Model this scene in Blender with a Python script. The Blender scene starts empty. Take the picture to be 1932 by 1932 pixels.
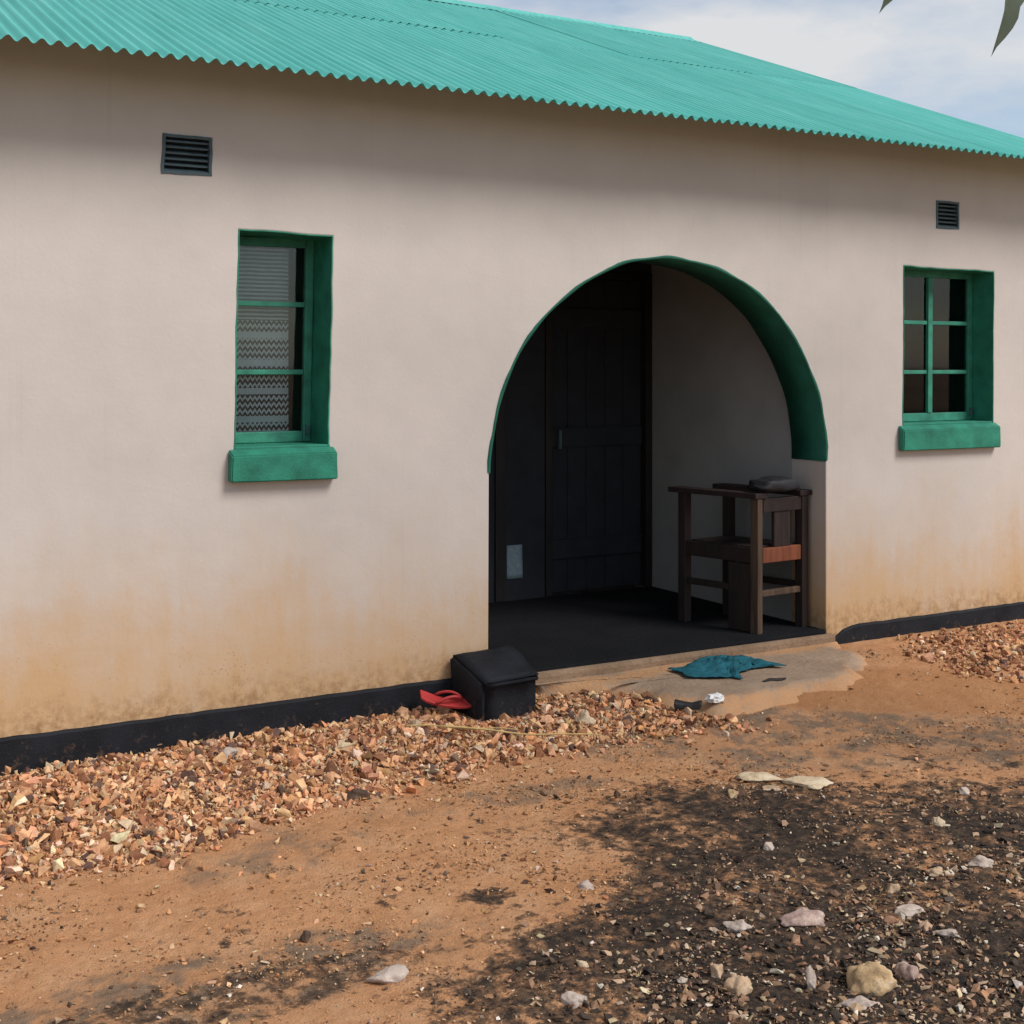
import bpy, bmesh, math, random
import numpy as np
from mathutils import Vector, Matrix, noise as mnoise

random.seed(7)
rng = np.random.default_rng(11)
S = bpy.context.scene
COL = S.collection
R = math.radians

# ------------------------------------------------------------------ camera
cd = bpy.data.cameras.new('camera')
cam = bpy.data.objects.new('camera', cd)
COL.objects.link(cam)
cam.location = (0.0, -5.28, 1.6)
cam.rotation_euler = (R(90), 0, -R(29.65))
cd.sensor_width = 36.0
cd.lens = 36.0 * 2450 / 1932
cd.shift_y = -276 / 1932
cd.clip_start = 0.05
cd.clip_end = 2000
S.camera = cam

# ------------------------------------------------------------------ light
SUN_EL, SUN_AZ = R(47), R(149)          # azimuth measured from +Y towards +X
w = bpy.data.worlds.new('World')
S.world = w
w.use_nodes = True
nt = w.node_tree
nt.nodes.clear()
out = nt.nodes.new('ShaderNodeOutputWorld')
bg = nt.nodes.new('ShaderNodeBackground')
sky = nt.nodes.new('ShaderNodeTexSky')
sky.sky_type = 'NISHITA'
sky.sun_disc = False
sky.sun_elevation = SUN_EL
sky.sun_rotation = SUN_AZ
sky.air_density = 1.0
sky.dust_density = 0.6
tc = nt.nodes.new('ShaderNodeTexCoord')
mp = nt.nodes.new('ShaderNodeMapping')
mp.inputs['Scale'].default_value = (1.0, 1.0, 2.6)
mp.inputs['Location'].default_value = (5.7, 1.9, 0.8)
nz = nt.nodes.new('ShaderNodeTexNoise')
nz.inputs['Scale'].default_value = 2.6
nz.inputs['Detail'].default_value = 9
nz.inputs['Roughness'].default_value = 0.56
rp = nt.nodes.new('ShaderNodeValToRGB')
rp.color_ramp.elements[0].position = 0.46
rp.color_ramp.elements[0].color = (0.16, 0.16, 0.16, 1)
rp.color_ramp.elements[1].position = 0.63
rp.color_ramp.elements[1].color = (1, 1, 1, 1)
mx = nt.nodes.new('ShaderNodeMix')
mx.data_type = 'RGBA'
mx.inputs['B'].default_value = (11.0, 11.2, 11.5, 1)
nt.links.new(tc.outputs['Generated'], mp.inputs['Vector'])
nt.links.new(mp.outputs['Vector'], nz.inputs['Vector'])
nt.links.new(nz.outputs['Fac'], rp.inputs['Fac'])
nt.links.new(rp.outputs['Color'], mx.inputs['Factor'])
bo = nt.nodes.new('ShaderNodeVectorMath')
bo.operation = 'SCALE'
bo.inputs['Scale'].default_value = 2.1
nt.links.new(sky.outputs['Color'], bo.inputs[0])
nt.links.new(bo.outputs[0], mx.inputs['A'])
nt.links.new(mx.outputs['Result'], bg.inputs['Color'])
bg.inputs['Strength'].default_value = 0.08
nt.links.new(bg.outputs[0], out.inputs['Surface'])

sl = bpy.data.lights.new('sun', 'SUN')
sl.energy = 4.2
sl.angle = R(24)
sl.color = (1.0, 0.955, 0.89)
sun = bpy.data.objects.new('sun', sl)
COL.objects.link(sun)
sdir = Vector((math.sin(SUN_AZ) * math.cos(SUN_EL), math.cos(SUN_AZ) * math.cos(SUN_EL), math.sin(SUN_EL)))
sun.rotation_euler = sdir.to_track_quat('Z', 'Y').to_euler()
sun.location = (0, -10, 12)

S.view_settings.view_transform = 'Standard'
S.view_settings.look = 'None'
S.view_settings.exposure = -0.28
S.view_settings.gamma = 1.0
S.view_settings.use_curve_mapping = False


# ------------------------------------------------------------------ helpers
def new_mesh(name, verts, faces, smooth=False):
    me = bpy.data.meshes.new(name)
    me.from_pydata([tuple(v) for v in verts], [], [tuple(f) for f in faces])
    if smooth:
        me.polygons.foreach_set('use_smooth', [True] * len(me.polygons))
    me.update()
    return me


def link(name, me, m=None, parent=None):
    o = bpy.data.objects.new(name, me)
    COL.objects.link(o)
    if m is not None and not me.materials:
        me.materials.append(m)
    if parent is not None:
        o.parent = parent
    return o


def empty(name, loc=(0, 0, 0), rz=0.0):
    o = bpy.data.objects.new(name, None)
    o.empty_display_size = 0.1
    COL.objects.link(o)
    o.location = loc
    o.rotation_euler = (0, 0, rz)
    return o


def tag(o, label=None, cat=None, group=None, kind=None):
    if label:
        o['label'] = label
    if cat:
        o['category'] = cat
    if group:
        o['group'] = group
    if kind:
        o['kind'] = kind
    return o


def box_bm(bm, x0, x1, y0, y1, z0, z1, mat=None):
    vs = [bm.verts.new(p) for p in ((x0, y0, z0), (x1, y0, z0), (x1, y1, z0), (x0, y1, z0),
                                    (x0, y0, z1), (x1, y0, z1), (x1, y1, z1), (x0, y1, z1))]
    if mat is not None:
        for v in vs:
            v.co = mat @ v.co
    for f in ((0, 3, 2, 1), (4, 5, 6, 7), (0, 1, 5, 4), (1, 2, 6, 5), (2, 3, 7, 6), (3, 0, 4, 7)):
        bm.faces.new([vs[i] for i in f])
    return vs


def box(name, x0, x1, y0, y1, z0, z1, m, parent=None, bevel=0.0, rot=None, jit=0.0, segs=2):
    bm = bmesh.new()
    box_bm(bm, x0, x1, y0, y1, z0, z1, rot)
    if jit:
        for v in bm.verts:
            v.co += Vector((random.uniform(-jit, jit), random.uniform(-jit, jit), random.uniform(-jit, jit)))
    if bevel:
        bmesh.ops.bevel(bm, geom=list(bm.edges), offset=bevel, segments=segs, profile=0.6, affect='EDGES')
    bmesh.ops.recalc_face_normals(bm, faces=bm.faces)
    me = bpy.data.meshes.new(name)
    bm.to_mesh(me)
    bm.free()
    return link(name, me, m, parent)


def prism_xz(name, pts, y0, y1):
    """polygon in x,z (counter clockwise seen from -y) extruded from y0 to y1"""
    n = len(pts)
    v = [(p[0], y0, p[1]) for p in pts] + [(p[0], y1, p[1]) for p in pts]
    f = [tuple(range(n)), tuple(range(2 * n - 1, n - 1, -1))]
    for i in range(n):
        j = (i + 1) % n
        f.append((i, i + n, j + n, j))
    me = new_mesh(name, v, f)
    bm = bmesh.new()
    bm.from_mesh(me)
    bmesh.ops.recalc_face_normals(bm, faces=bm.faces)
    bm.to_mesh(me)
    bm.free()
    return me


def rough_poly(pts, step=0.05, j=0.003, seed=0):
    """edges of a hand-plastered opening: subdivided and a little wavy"""
    rr = random.Random(seed)
    res = []
    n = len(pts)
    for i in range(n):
        a, b = Vector(pts[i]), Vector(pts[(i + 1) % n])
        k = max(1, int((b - a).length / step))
        d = (b - a).normalized()
        nrm = Vector((-d.y, d.x))
        ph = rr.uniform(0, 6.28)
        for q in range(k):
            t = q / k
            off = 0 if q == 0 else (rr.uniform(-j, j) * 0.6 + math.sin(ph + t * 7) * j * 0.6)
            p = a.lerp(b, t) + nrm * off
            res.append((p.x, p.y))
    return res


def offset_poly(pts, d):
    """move every vertex of a roughly convex outline inward by d"""
    n = len(pts)
    res = []
    for i in range(n):
        a, b, c = Vector(pts[i - 1]), Vector(pts[i]), Vector(pts[(i + 1) % n])
        t1, t2 = (b - a).normalized(), (c - b).normalized()
        n1, n2 = Vector((-t1.y, t1.x)), Vector((-t2.y, t2.x))
        m = n1 + n2
        m = m / max(m.length_squared, 1e-6) * 2
        res.append(tuple(b + m * d))
    return res


def fbm(x, y, scale=1.0, octaves=4, seed=0, rough=0.5):
    """numpy value noise, about -1..1"""
    tot = np.zeros_like(x, dtype=float)
    amp, f, nrm = 1.0, scale, 0.0
    for o in range(octaves):
        g = np.random.default_rng(seed * 101 + o).random((256, 256))
        xx, yy = x * f + 37.3 * o, y * f + 11.7 * o
        xi, yi = np.floor(xx).astype(int), np.floor(yy).astype(int)
        fx, fy = xx - xi, yy - yi
        fx, fy = fx * fx * (3 - 2 * fx), fy * fy * (3 - 2 * fy)
        a, b = g[xi % 256, yi % 256], g[(xi + 1) % 256, yi % 256]
        c, d = g[xi % 256, (yi + 1) % 256], g[(xi + 1) % 256, (yi + 1) % 256]
        tot += amp * ((a * (1 - fx) + b * fx) * (1 - fy) + (c * (1 - fx) + d * fx) * fy - 0.5) * 2
        nrm += amp
        amp *= rough
        f *= 2.03
    return tot / nrm


def sst(a, b, x):
    t = np.clip((x - a) / (b - a), 0, 1)
    return t * t * (3 - 2 * t)


def in_poly(px, py, poly):
    px, py = np.asarray(px), np.asarray(py)
    res = np.zeros(px.shape, bool)
    n = len(poly)
    for i in range(n):
        x1, y1 = poly[i]
        x2, y2 = poly[(i + 1) % n]
        c = ((y1 > py) != (y2 > py)) & (px < (x2 - x1) * (py - y1) / ((y2 - y1) if y2 != y1 else 1e-9) + x1)
        res ^= c
    return res


def dist_poly(px, py, poly):
    """distance to the outline"""
    d = np.full(np.shape(px), 1e9)
    n = len(poly)
    for i in range(n):
        x1, y1 = poly[i]
        x2, y2 = poly[(i + 1) % n]
        vx, vy = x2 - x1, y2 - y1
        t = np.clip(((px - x1) * vx + (py - y1) * vy) / (vx * vx + vy * vy), 0, 1)
        d = np.minimum(d, np.hypot(px - x1 - t * vx, py - y1 - t * vy))
    return d


# ------------------------------------------------------------------ materials
class NT:
    def __init__(self, name):
        self.m = bpy.data.materials.new(name)
        self.m.use_nodes = True
        self.t = self.m.node_tree
        self.b = self.t.nodes['Principled BSDF']

    def n(self, ty, **kw):
        o = self.t.nodes.new(ty)
        for k, v in kw.items():
            if hasattr(o, k) and not k[0].isupper():
                setattr(o, k, v)
            else:
                o.inputs[k.replace('_', ' ')].default_value = v
        return o

    def l(self, a, b):
        self.t.links.new(a, b)

    def coord(self, which='Object'):
        return self.n('ShaderNodeTexCoord').outputs[which]

    def noise(self, vec, scale, detail=6, rough=0.55, dist=0.0):
        o = self.n('ShaderNodeTexNoise', Scale=scale, Detail=detail, Roughness=rough, Distortion=dist)
        self.l(vec, o.inputs['Vector'])
        return o.outputs['Fac']

    def ramp(self, fac, stops):
        o = self.n('ShaderNodeValToRGB')
        e = o.color_ramp.elements
        while len(e) < len(stops):
            e.new(0.5)
        for i, (p, c) in enumerate(stops):
            e[i].position = p
            e[i].color = (*c, 1) if len(c) == 3 else c
        self.l(fac, o.inputs['Fac'])
        return o.outputs['Color']

    def mix(self, fac, a, b, mode='MIX'):
        o = self.n('ShaderNodeMix', data_type='RGBA', blend_type=mode)
        for s, v in ((o.inputs['Factor'], fac), (o.inputs['A'], a), (o.inputs['B'], b)):
            if isinstance(v, (int, float)):
                s.default_value = v
            elif isinstance(v, tuple):
                s.default_value = (*v, 1)
            else:
                self.l(v, s)
        return o.outputs['Result']

    def math(self, op, a, b=None, c=None):
        o = self.n('ShaderNodeMath', operation=op)
        for i, v in enumerate((a, b, c)):
            if v is None:
                continue
            if isinstance(v, (int, float)):
                o.inputs[i].default_value = v
            else:
                self.l(v, o.inputs[i])
        return o.outputs[0]

    def bump(self, h, strength=0.3, dist=0.01):
        o = self.n('ShaderNodeBump', Strength=strength, Distance=dist)
        self.l(h, o.inputs['Height'])
        self.l(o.outputs[0], self.b.inputs['Normal'])

    def base(self, c):
        if isinstance(c, tuple):
            self.b.inputs['Base Color'].default_value = (*c, 1)
        else:
            self.l(c, self.b.inputs['Base Color'])

    def rough(self, v):
        if isinstance(v, (int, float)):
            self.b.inputs['Roughness'].default_value = v
        else:
            self.l(v, self.b.inputs['Roughness'])


def paint(name, col, var=0.15, rough=0.6, bump=0.25, scale=9.0, spec=0.4):
    t = NT(name)
    v = t.coord('Object')
    a = t.noise(v, scale, 6)
    b = t.noise(v, scale * 9, 4)
    dk = tuple(c * (1 - var) for c in col)
    lt = tuple(min(1, c * (1 + var)) for c in col)
    c = t.ramp(a, [(0.3, dk), (0.7, lt)])
    c = t.mix(t.ramp(b, [(0.62, (0, 0, 0)), (0.74, (0.5, 0.5, 0.5))]), c, tuple(min(1, x * 1.3 + 0.015) for x in col))
    t.base(c)
    t.rough(rough)
    t.b.inputs['Specular IOR Level'].default_value = spec
    t.bump(t.noise(v, scale * 12, 3), bump, 0.004)
    return t.m


def plaster_mat():
    t = NT('cream_plaster')
    v = t.coord('Object')
    sep = t.n('ShaderNodeSeparateXYZ')
    t.l(v, sep.inputs[0])
    z = sep.outputs['Z']
    big = t.noise(v, 1.3, 5)
    med = t.noise(v, 7, 6)
    fine = t.noise(v, 60, 4)
    c = t.ramp(big, [(0.3, (0.49, 0.445, 0.41)), (0.7, (0.56, 0.505, 0.465))])
    c = t.mix(t.ramp(med, [(0.35, (0, 0, 0)), (0.75, (0.35, 0.35, 0.35))]), c, (0.60, 0.54, 0.49))
    # red dirt splashed up from the ground: strongest at the foot, uneven upper edge
    mpn = t.n('ShaderNodeMapping')
    mpn.inputs['Scale'].default_value = (1.1, 1.1, 0.5)
    t.l(v, mpn.inputs['Vector'])
    e1 = t.noise(mpn.outputs[0], 1.6, 5, 0.6)
    mp2 = t.n('ShaderNodeMapping')
    mp2.inputs['Scale'].default_value = (9.0, 9.0, 1.3)
    t.l(v, mp2.inputs['Vector'])
    e2 = t.noise(mp2.outputs[0], 1.5, 5, 0.65)
    h = t.math('ADD', z, t.math('MULTIPLY_ADD', e1, -0.75, 0.375))
    h = t.math('ADD', h, t.math('MULTIPLY_ADD', e2, -0.40, 0.20))
    h = t.math('ADD', h, t.math('MULTIPLY_ADD', t.noise(v, 9, 6, 0.7), -0.36, 0.18))
    m1 = t.ramp(h, [(0.22, (0.9, 0.9, 0.9)), (0.46, (0.60, 0.60, 0.60)), (0.68, (0.22, 0.22, 0.22)), (1.0, (0, 0, 0))])
    c = t.mix(m1, c, (0.52, 0.325, 0.16))
    h2 = t.math('ADD', z, t.math('MULTIPLY_ADD', e2, -0.24, 0.10))
    m2 = t.ramp(h2, [(0.14, (0.8, 0.8, 0.8)), (0.30, (0, 0, 0))])
    m2 = t.math('MULTIPLY', m2, t.ramp(t.noise(v, 22, 5, 0.7), [(0.42, (0, 0, 0)), (0.62, (1, 1, 1))]))
    c = t.mix(m2, c, (0.24, 0.125, 0.055))
    # mud spatter: specks that thin out upwards
    vs = t.n('ShaderNodeTexVoronoi', Scale=62.0)
    t.l(v, vs.inputs['Vector'])
    dots = t.math('LESS_THAN', vs.outputs['Distance'], t.math('MULTIPLY_ADD', z, -0.30, 0.27))
    dots = t.math('MULTIPLY', dots, t.ramp(t.noise(v, 5, 4, 0.6), [(0.46, (0, 0, 0)), (0.60, (0.75, 0.75, 0.75))]))
    c = t.mix(dots, c, (0.36, 0.195, 0.09))
    # faint runs of dirty water down the face
    mp3 = t.n('ShaderNodeMapping')
    mp3.inputs['Scale'].default_value = (16.0, 16.0, 0.35)
    t.l(v, mp3.inputs['Vector'])
    run = t.ramp(t.noise(mp3.outputs[0], 1.0, 5, 0.6), [(0.58, (0, 0, 0)), (0.75, (0.30, 0.30, 0.30))])
    c = t.mix(t.math('MULTIPLY', run, t.ramp(t.noise(v, 0.9, 3), [(0.45, (0, 0, 0)), (0.6, (1, 1, 1))])), c, (0.40, 0.335, 0.275))
    # scuffs, small chips
    sc = t.ramp(t.noise(v, 48, 4, 0.7), [(0.66, (0, 0, 0)), (0.72, (0.6, 0.6, 0.6))])
    c = t.mix(t.math('MULTIPLY', sc, t.ramp(t.noise(v, 2.2, 3), [(0.5, (0, 0, 0)), (0.65, (1, 1, 1))])), c, (0.70, 0.64, 0.60))
    t.base(c)
    t.rough(0.9)
    t.b.inputs['Specular IOR Level'].default_value = 0.15
    mp4 = t.n('ShaderNodeMapping')
    mp4.inputs['Scale'].default_value = (1.0, 1.0, 2.2)
    mp4.inputs['Rotation'].default_value = (0.0, 0.5, 0.0)
    t.l(v, mp4.inputs['Vector'])
    trowel = t.noise(mp4.outputs[0], 4.0, 4, 0.5, 0.4)
    hgt = t.math('ADD', t.math('MULTIPLY', med, 1.0), t.math('MULTIPLY', fine, 0.4))
    hgt = t.math('ADD', hgt, t.math('MULTIPLY', trowel, 0.55))
    t.bump(hgt, 0.17, 0.012)
    return t.m


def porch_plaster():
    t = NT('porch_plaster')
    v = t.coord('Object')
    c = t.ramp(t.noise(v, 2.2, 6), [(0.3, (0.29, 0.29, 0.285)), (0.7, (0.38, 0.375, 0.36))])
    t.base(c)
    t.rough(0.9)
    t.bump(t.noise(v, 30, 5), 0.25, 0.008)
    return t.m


def ground_mat():
    t = NT('bare_earth')
    v = t.coord('Object')
    at = t.n('ShaderNodeAttribute', attribute_name='soil')
    sp = t.n('ShaderNodeSeparateColor')
    t.l(at.outputs['Color'], sp.inputs[0])
    dark, grey, clay = sp.outputs[0], sp.outputs[1], sp.outputs[2]
    n1 = t.noise(v, 5, 8, 0.62)
    n2 = t.noise(v, 28, 7, 0.65)
    n3 = t.noise(v, 150, 5, 0.7)
    base = t.ramp(n1, [(0.25, (0.50, 0.235, 0.105)), (0.5, (0.60, 0.305, 0.15)), (0.78, (0.66, 0.385, 0.215))])
    base = t.mix(t.ramp(n2, [(0.45, (0, 0, 0)), (0.70, (0.5, 0.5, 0.5))]), base, (0.36, 0.175, 0.08))
    base = t.mix(t.ramp(n3, [(0.55, (0, 0, 0)), (0.72, (0.6, 0.6, 0.6))]), base, (0.66, 0.45, 0.27))
    base = t.mix(clay, base, t.ramp(n1, [(0.3, (0.44, 0.20, 0.085)), (0.7, (0.52, 0.265, 0.125))]))
    g = t.ramp(n2, [(0.3, (0.17, 0.118, 0.08)), (0.7, (0.31, 0.215, 0.145))])
    nbg = t.noise(v, 12, 8, 0.72)
    grey = t.math('MULTIPLY', grey, t.ramp(t.math('ADD', grey, t.math('MULTIPLY_ADD', nbg, 3.0, -1.5)), [(0.15, (0.1, 0.1, 0.1)), (0.75, (1, 1, 1))]))
    base = t.mix(grey, base, g)
    nb = t.noise(v, 17, 8, 0.72)
    dark = t.math('MULTIPLY', t.math('GREATER_THAN', dark, 0.02), t.ramp(t.math('ADD', dark, t.math('MULTIPLY_ADD', nb, 3.4, -1.7)), [(0.22, (0, 0, 0)), (0.50, (0.72, 0.72, 0.72)), (0.85, (1, 1, 1))]))
    d = t.ramp(n2, [(0.34, (0.024, 0.019, 0.017)), (0.52, (0.058, 0.042, 0.032)), (0.70, (0.15, 0.098, 0.062))])
    base = t.mix(dark, base, d)
    sp3 = t.ramp(n3, [(0.64, (0, 0, 0)), (0.72, (0.55, 0.55, 0.55))])
    base = t.mix(t.math('MULTIPLY', sp3, dark), base, (0.27, 0.19, 0.125))
    t.base(base)
    t.rough(0.95)
    t.b.inputs['Specular IOR Level'].default_value = 0.12
    t.bump(t.math('ADD', n2, t.math('MULTIPLY', n3, 0.8)), 0.9, 0.016)
    return t.m


def stone_mat(name, rough=0.85):
    t = NT(name)
    v = t.coord('Object')
    at = t.n('ShaderNodeAttribute', attribute_name='tint')
    n = t.noise(v, 70, 5, 0.6)
    c = t.mix(1.0, at.outputs['Color'], t.ramp(n, [(0.3, (0.72, 0.70, 0.68)), (0.7, (1.12, 1.12, 1.12))]), 'MULTIPLY')
    t.base(c)
    t.rough(rough)
    t.b.inputs['Specular IOR Level'].default_value = 0.25
    t.bump(t.noise(v, 160, 4), 0.5, 0.003)
    return t.m


def rock_mat(name, c0, c1, c2, scale=18):
    t = NT(name)
    v = t.coord('Object')
    n = t.noise(v, scale, 7, 0.65)
    n2 = t.noise(v, scale * 3.5, 5, 0.6)
    c = t.ramp(n, [(0.32, c0), (0.55, c1), (0.72, c2)])
    c = t.mix(t.ramp(n2, [(0.56, (0, 0, 0)), (0.68, (0.6, 0.6, 0.6))]), c, tuple(x * 0.55 for x in c0))
    t.base(c)
    t.rough(0.9)
    t.b.inputs['Specular IOR Level'].default_value = 0.2
    t.bump(t.math('ADD', n, t.math('MULTIPLY', n2, 0.6)), 0.6, 0.008)
    return t.m


def roof_mat():
    t = NT('teal_roof_paint')
    v = t.coord('Object')
    oi = t.n('ShaderNodeObjectInfo')
    mpn = t.n('ShaderNodeMapping')
    mpn.inputs['Scale'].default_value = (11.0, 0.7, 1.0)
    t.l(v, mpn.inputs['Vector'])
    sh = t.n('ShaderNodeVectorMath', operation='ADD')
    t.l(mpn.outputs[0], sh.inputs[0])
    t.l(oi.outputs['Random'], sh.inputs[1])
    st = t.noise(sh.outputs[0], 1.7, 6, 0.6)
    bl = t.noise(v, 2.3, 5)
    c = t.ramp(st, [(0.3, (0.066, 0.355, 0.30)), (0.55, (0.088, 0.42, 0.362)), (0.8, (0.135, 0.475, 0.42))])
    c = t.mix(t.ramp(bl, [(0.45, (0, 0, 0)), (0.8, (0.35, 0.35, 0.35))]), c, (0.15, 0.48, 0.43))
    sp = t.ramp(t.noise(v, 26, 3, 0.6), [(0.70, (0, 0, 0)), (0.78, (0.35, 0.35, 0.35))])
    c = t.mix(sp, c, (0.05, 0.27, 0.24))
    mps = t.n('ShaderNodeMapping')
    mps.inputs['Scale'].default_value = (70.0, 1.1, 1.0)
    t.l(v, mps.inputs['Vector'])
    fs = t.noise(mps.outputs[0], 1.3, 5, 0.65)
    c = t.mix(t.ramp(fs, [(0.52, (0, 0, 0)), (0.72, (0.45, 0.45, 0.45))]), c, (0.24, 0.55, 0.50))
    c = t.mix(t.ramp(fs, [(0.28, (0.45, 0.45, 0.45)), (0.44, (0, 0, 0))]), c, (0.045, 0.26, 0.23))
    rv = t.math('MULTIPLY_ADD', oi.outputs['Random'], 0.14, 0.93)
    hs = t.n('ShaderNodeHueSaturation')
    t.l(c, hs.inputs['Color'])
    t.l(rv, hs.inputs['Value'])
    t.base(hs.outputs[0])
    t.rough(0.5)
    t.b.inputs['Specular IOR Level'].default_value = 0.3
    return t.m


def wood_mat(name, c0, c1, scale=1.0):
    t = NT(name)
    v = t.coord('Object')
    mpn = t.n('ShaderNodeMapping')
    mpn.inputs['Scale'].default_value = (14, 14, 1.6)
    t.l(v, mpn.inputs['Vector'])
    n = t.noise(mpn.outputs[0], 2.2 * scale, 6, 0.6, 0.4)
    t.base(t.ramp(n, [(0.3, c0), (0.7, c1)]))
    t.rough(0.55)
    t.b.inputs['Specular IOR Level'].default_value = 0.3
    t.bump(n, 0.25, 0.004)
    return t.m


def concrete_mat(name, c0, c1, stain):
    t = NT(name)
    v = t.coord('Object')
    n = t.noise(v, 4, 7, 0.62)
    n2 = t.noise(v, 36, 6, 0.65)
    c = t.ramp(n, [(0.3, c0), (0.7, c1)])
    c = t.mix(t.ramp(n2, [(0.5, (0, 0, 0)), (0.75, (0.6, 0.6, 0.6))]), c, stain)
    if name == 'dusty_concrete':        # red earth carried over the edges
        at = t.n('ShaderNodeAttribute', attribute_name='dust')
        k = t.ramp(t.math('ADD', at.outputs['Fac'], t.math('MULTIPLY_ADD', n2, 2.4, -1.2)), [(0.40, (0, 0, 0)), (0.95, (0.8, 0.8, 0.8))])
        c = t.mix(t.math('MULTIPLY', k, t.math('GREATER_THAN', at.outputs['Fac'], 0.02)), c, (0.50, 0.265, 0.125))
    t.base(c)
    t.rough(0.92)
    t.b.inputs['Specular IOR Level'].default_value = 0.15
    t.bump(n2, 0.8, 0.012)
    return t.m


def glass_mat():
    t = NT('window_glass')
    t.t.nodes.remove(t.b)
    o = t.t.nodes['Material Output']
    tr = t.n('ShaderNodeBsdfTransparent')
    tr.inputs['Color'].default_value = (0.80, 0.86, 0.86, 1)
    gl = t.n('ShaderNodeBsdfGlossy')
    gl.inputs['Roughness'].default_value = 0.03
    fr = t.n('ShaderNodeFresnel', IOR=1.5)
    ms = t.n('ShaderNodeMixShader')
    t.l(fr.outputs[0], ms.inputs[0])
    t.l(tr.outputs[0], ms.inputs[1])
    t.l(gl.outputs[0], ms.inputs[2])
    t.l(ms.outputs[0], o.inputs['Surface'])
    return t.m


def lace_mat():
    """knitted curtain: rows of zig-zag openwork between plain bands"""
    t = NT('lace_curtain')
    v = t.coord('Object')
    sep = t.n('ShaderNodeSeparateXYZ')
    t.l(v, sep.inputs[0])
    x, z = sep.outputs['X'], sep.outputs['Z']
    zz = t.math('PINGPONG', x, 0.011)
    zw = t.math('ADD', z, t.math('MULTIPLY', zz, 1.5))
    hole = t.math('LESS_THAN', t.math('PINGPONG', zw, 0.0145), 0.0072)          # zig-zag rows
    band = t.math('PINGPONG', z, 0.062)
    openw = t.math('GREATER_THAN', band, 0.014)                                 # plain woven bands between
    upper = t.math('GREATER_THAN', z, 1.80)
    stripe = t.math('LESS_THAN', t.math('PINGPONG', z, 0.009), 0.0055)          # plain netting at the top
    low_h = t.math('MULTIPLY', t.math('MULTIPLY', hole, openw), t.math('SUBTRACT', 1.0, upper))
    hole = t.math('MAXIMUM', low_h, t.math('MULTIPLY', stripe, t.math('MULTIPLY', upper, 0.8)))
    o = t.t.nodes['Material Output']
    tr = t.n('ShaderNodeBsdfTransparent')
    ms = t.n('ShaderNodeMixShader')
    t.base((0.88, 0.89, 0.91))
    t.rough(0.95)
    t.l(t.math('MULTIPLY', hole, 0.93), ms.inputs[0])
    t.l(t.b.outputs[0], ms.inputs[1])
    t.l(tr.outputs[0], ms.inputs[2])
    t.l(ms.outputs[0], o.inputs['Surface'])
    return t.m


def muddy(m):
    """dry red spatter low on black paint"""
    t = NT.__new__(NT)
    t.m, t.t = m, m.node_tree
    t.b = t.t.nodes['Principled BSDF']
    v = t.coord('Object')
    old = t.b.inputs['Base Color'].links[0].from_socket
    sep = t.n('ShaderNodeSeparateXYZ')
    t.l(v, sep.inputs[0])
    h = t.math('MULTIPLY_ADD', sep.outputs['Z'], -2.6, 0.50)
    k = t.ramp(t.math('ADD', h, t.math('MULTIPLY_ADD', t.noise(v, 26, 7, 0.75), 3.0, -1.5)), [(0.42, (0, 0, 0)), (0.95, (0.55, 0.55, 0.55))])
    t.base(t.mix(k, old, (0.20, 0.11, 0.06)))
    return m


M = dict(
    plaster=plaster_mat(), porch=porch_plaster(), ground=ground_mat(), roof=roof_mat(),
    green=paint('green_paint', (0.024, 0.185, 0.122), 0.32, 0.68, 0.5, 8, 0.25),
    green_frame=paint('green_frame_paint', (0.032, 0.21, 0.14), 0.3, 0.62, 0.4, 16),
    vent=paint('dark_green_grey_paint', (0.065, 0.10, 0.115), 0.2, 0.7, 0.4, 20),
    black=muddy(paint('black_bitumen_paint', (0.012, 0.013, 0.017), 0.35, 0.75, 0.6, 7, 0.2)),
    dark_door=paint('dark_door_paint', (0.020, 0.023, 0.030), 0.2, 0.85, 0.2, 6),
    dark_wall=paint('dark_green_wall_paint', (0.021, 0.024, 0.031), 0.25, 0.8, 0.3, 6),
    door_frame=wood_mat('dark_frame_wood', (0.014, 0.012, 0.011), (0.026, 0.021, 0.019)),
    room=paint('dim_room_paint', (0.12, 0.12, 0.12), 0.1, 0.9, 0.1, 3),
    glass=glass_mat(), lace=lace_mat(),
    drape=paint('pale_curtain_cloth', (0.80, 0.79, 0.80), 0.2, 0.95, 0.2, 12),
    stone=stone_mat('gravel_stone'), pebble=stone_mat('pebble_stone'),
    wood=wood_mat('dark_chair_wood', (0.013, 0.009, 0.009), (0.034, 0.021, 0.018)),
    red_wood=wood_mat('red_brown_chair_wood', (0.12, 0.035, 0.018), (0.24, 0.075, 0.035)),
    raw_wood=wood_mat('worn_chair_wood', (0.045, 0.028, 0.02), (0.11, 0.07, 0.045)),
    apron=concrete_mat('dusty_concrete', (0.27, 0.185, 0.125), (0.40, 0.29, 0.205), (0.20, 0.135, 0.09)),
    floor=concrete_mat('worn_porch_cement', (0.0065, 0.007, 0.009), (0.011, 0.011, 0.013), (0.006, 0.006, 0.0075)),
    riser=concrete_mat('step_riser_cement', (0.20, 0.13, 0.082), (0.32, 0.215, 0.14), (0.10, 0.07, 0.05)),
)

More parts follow.
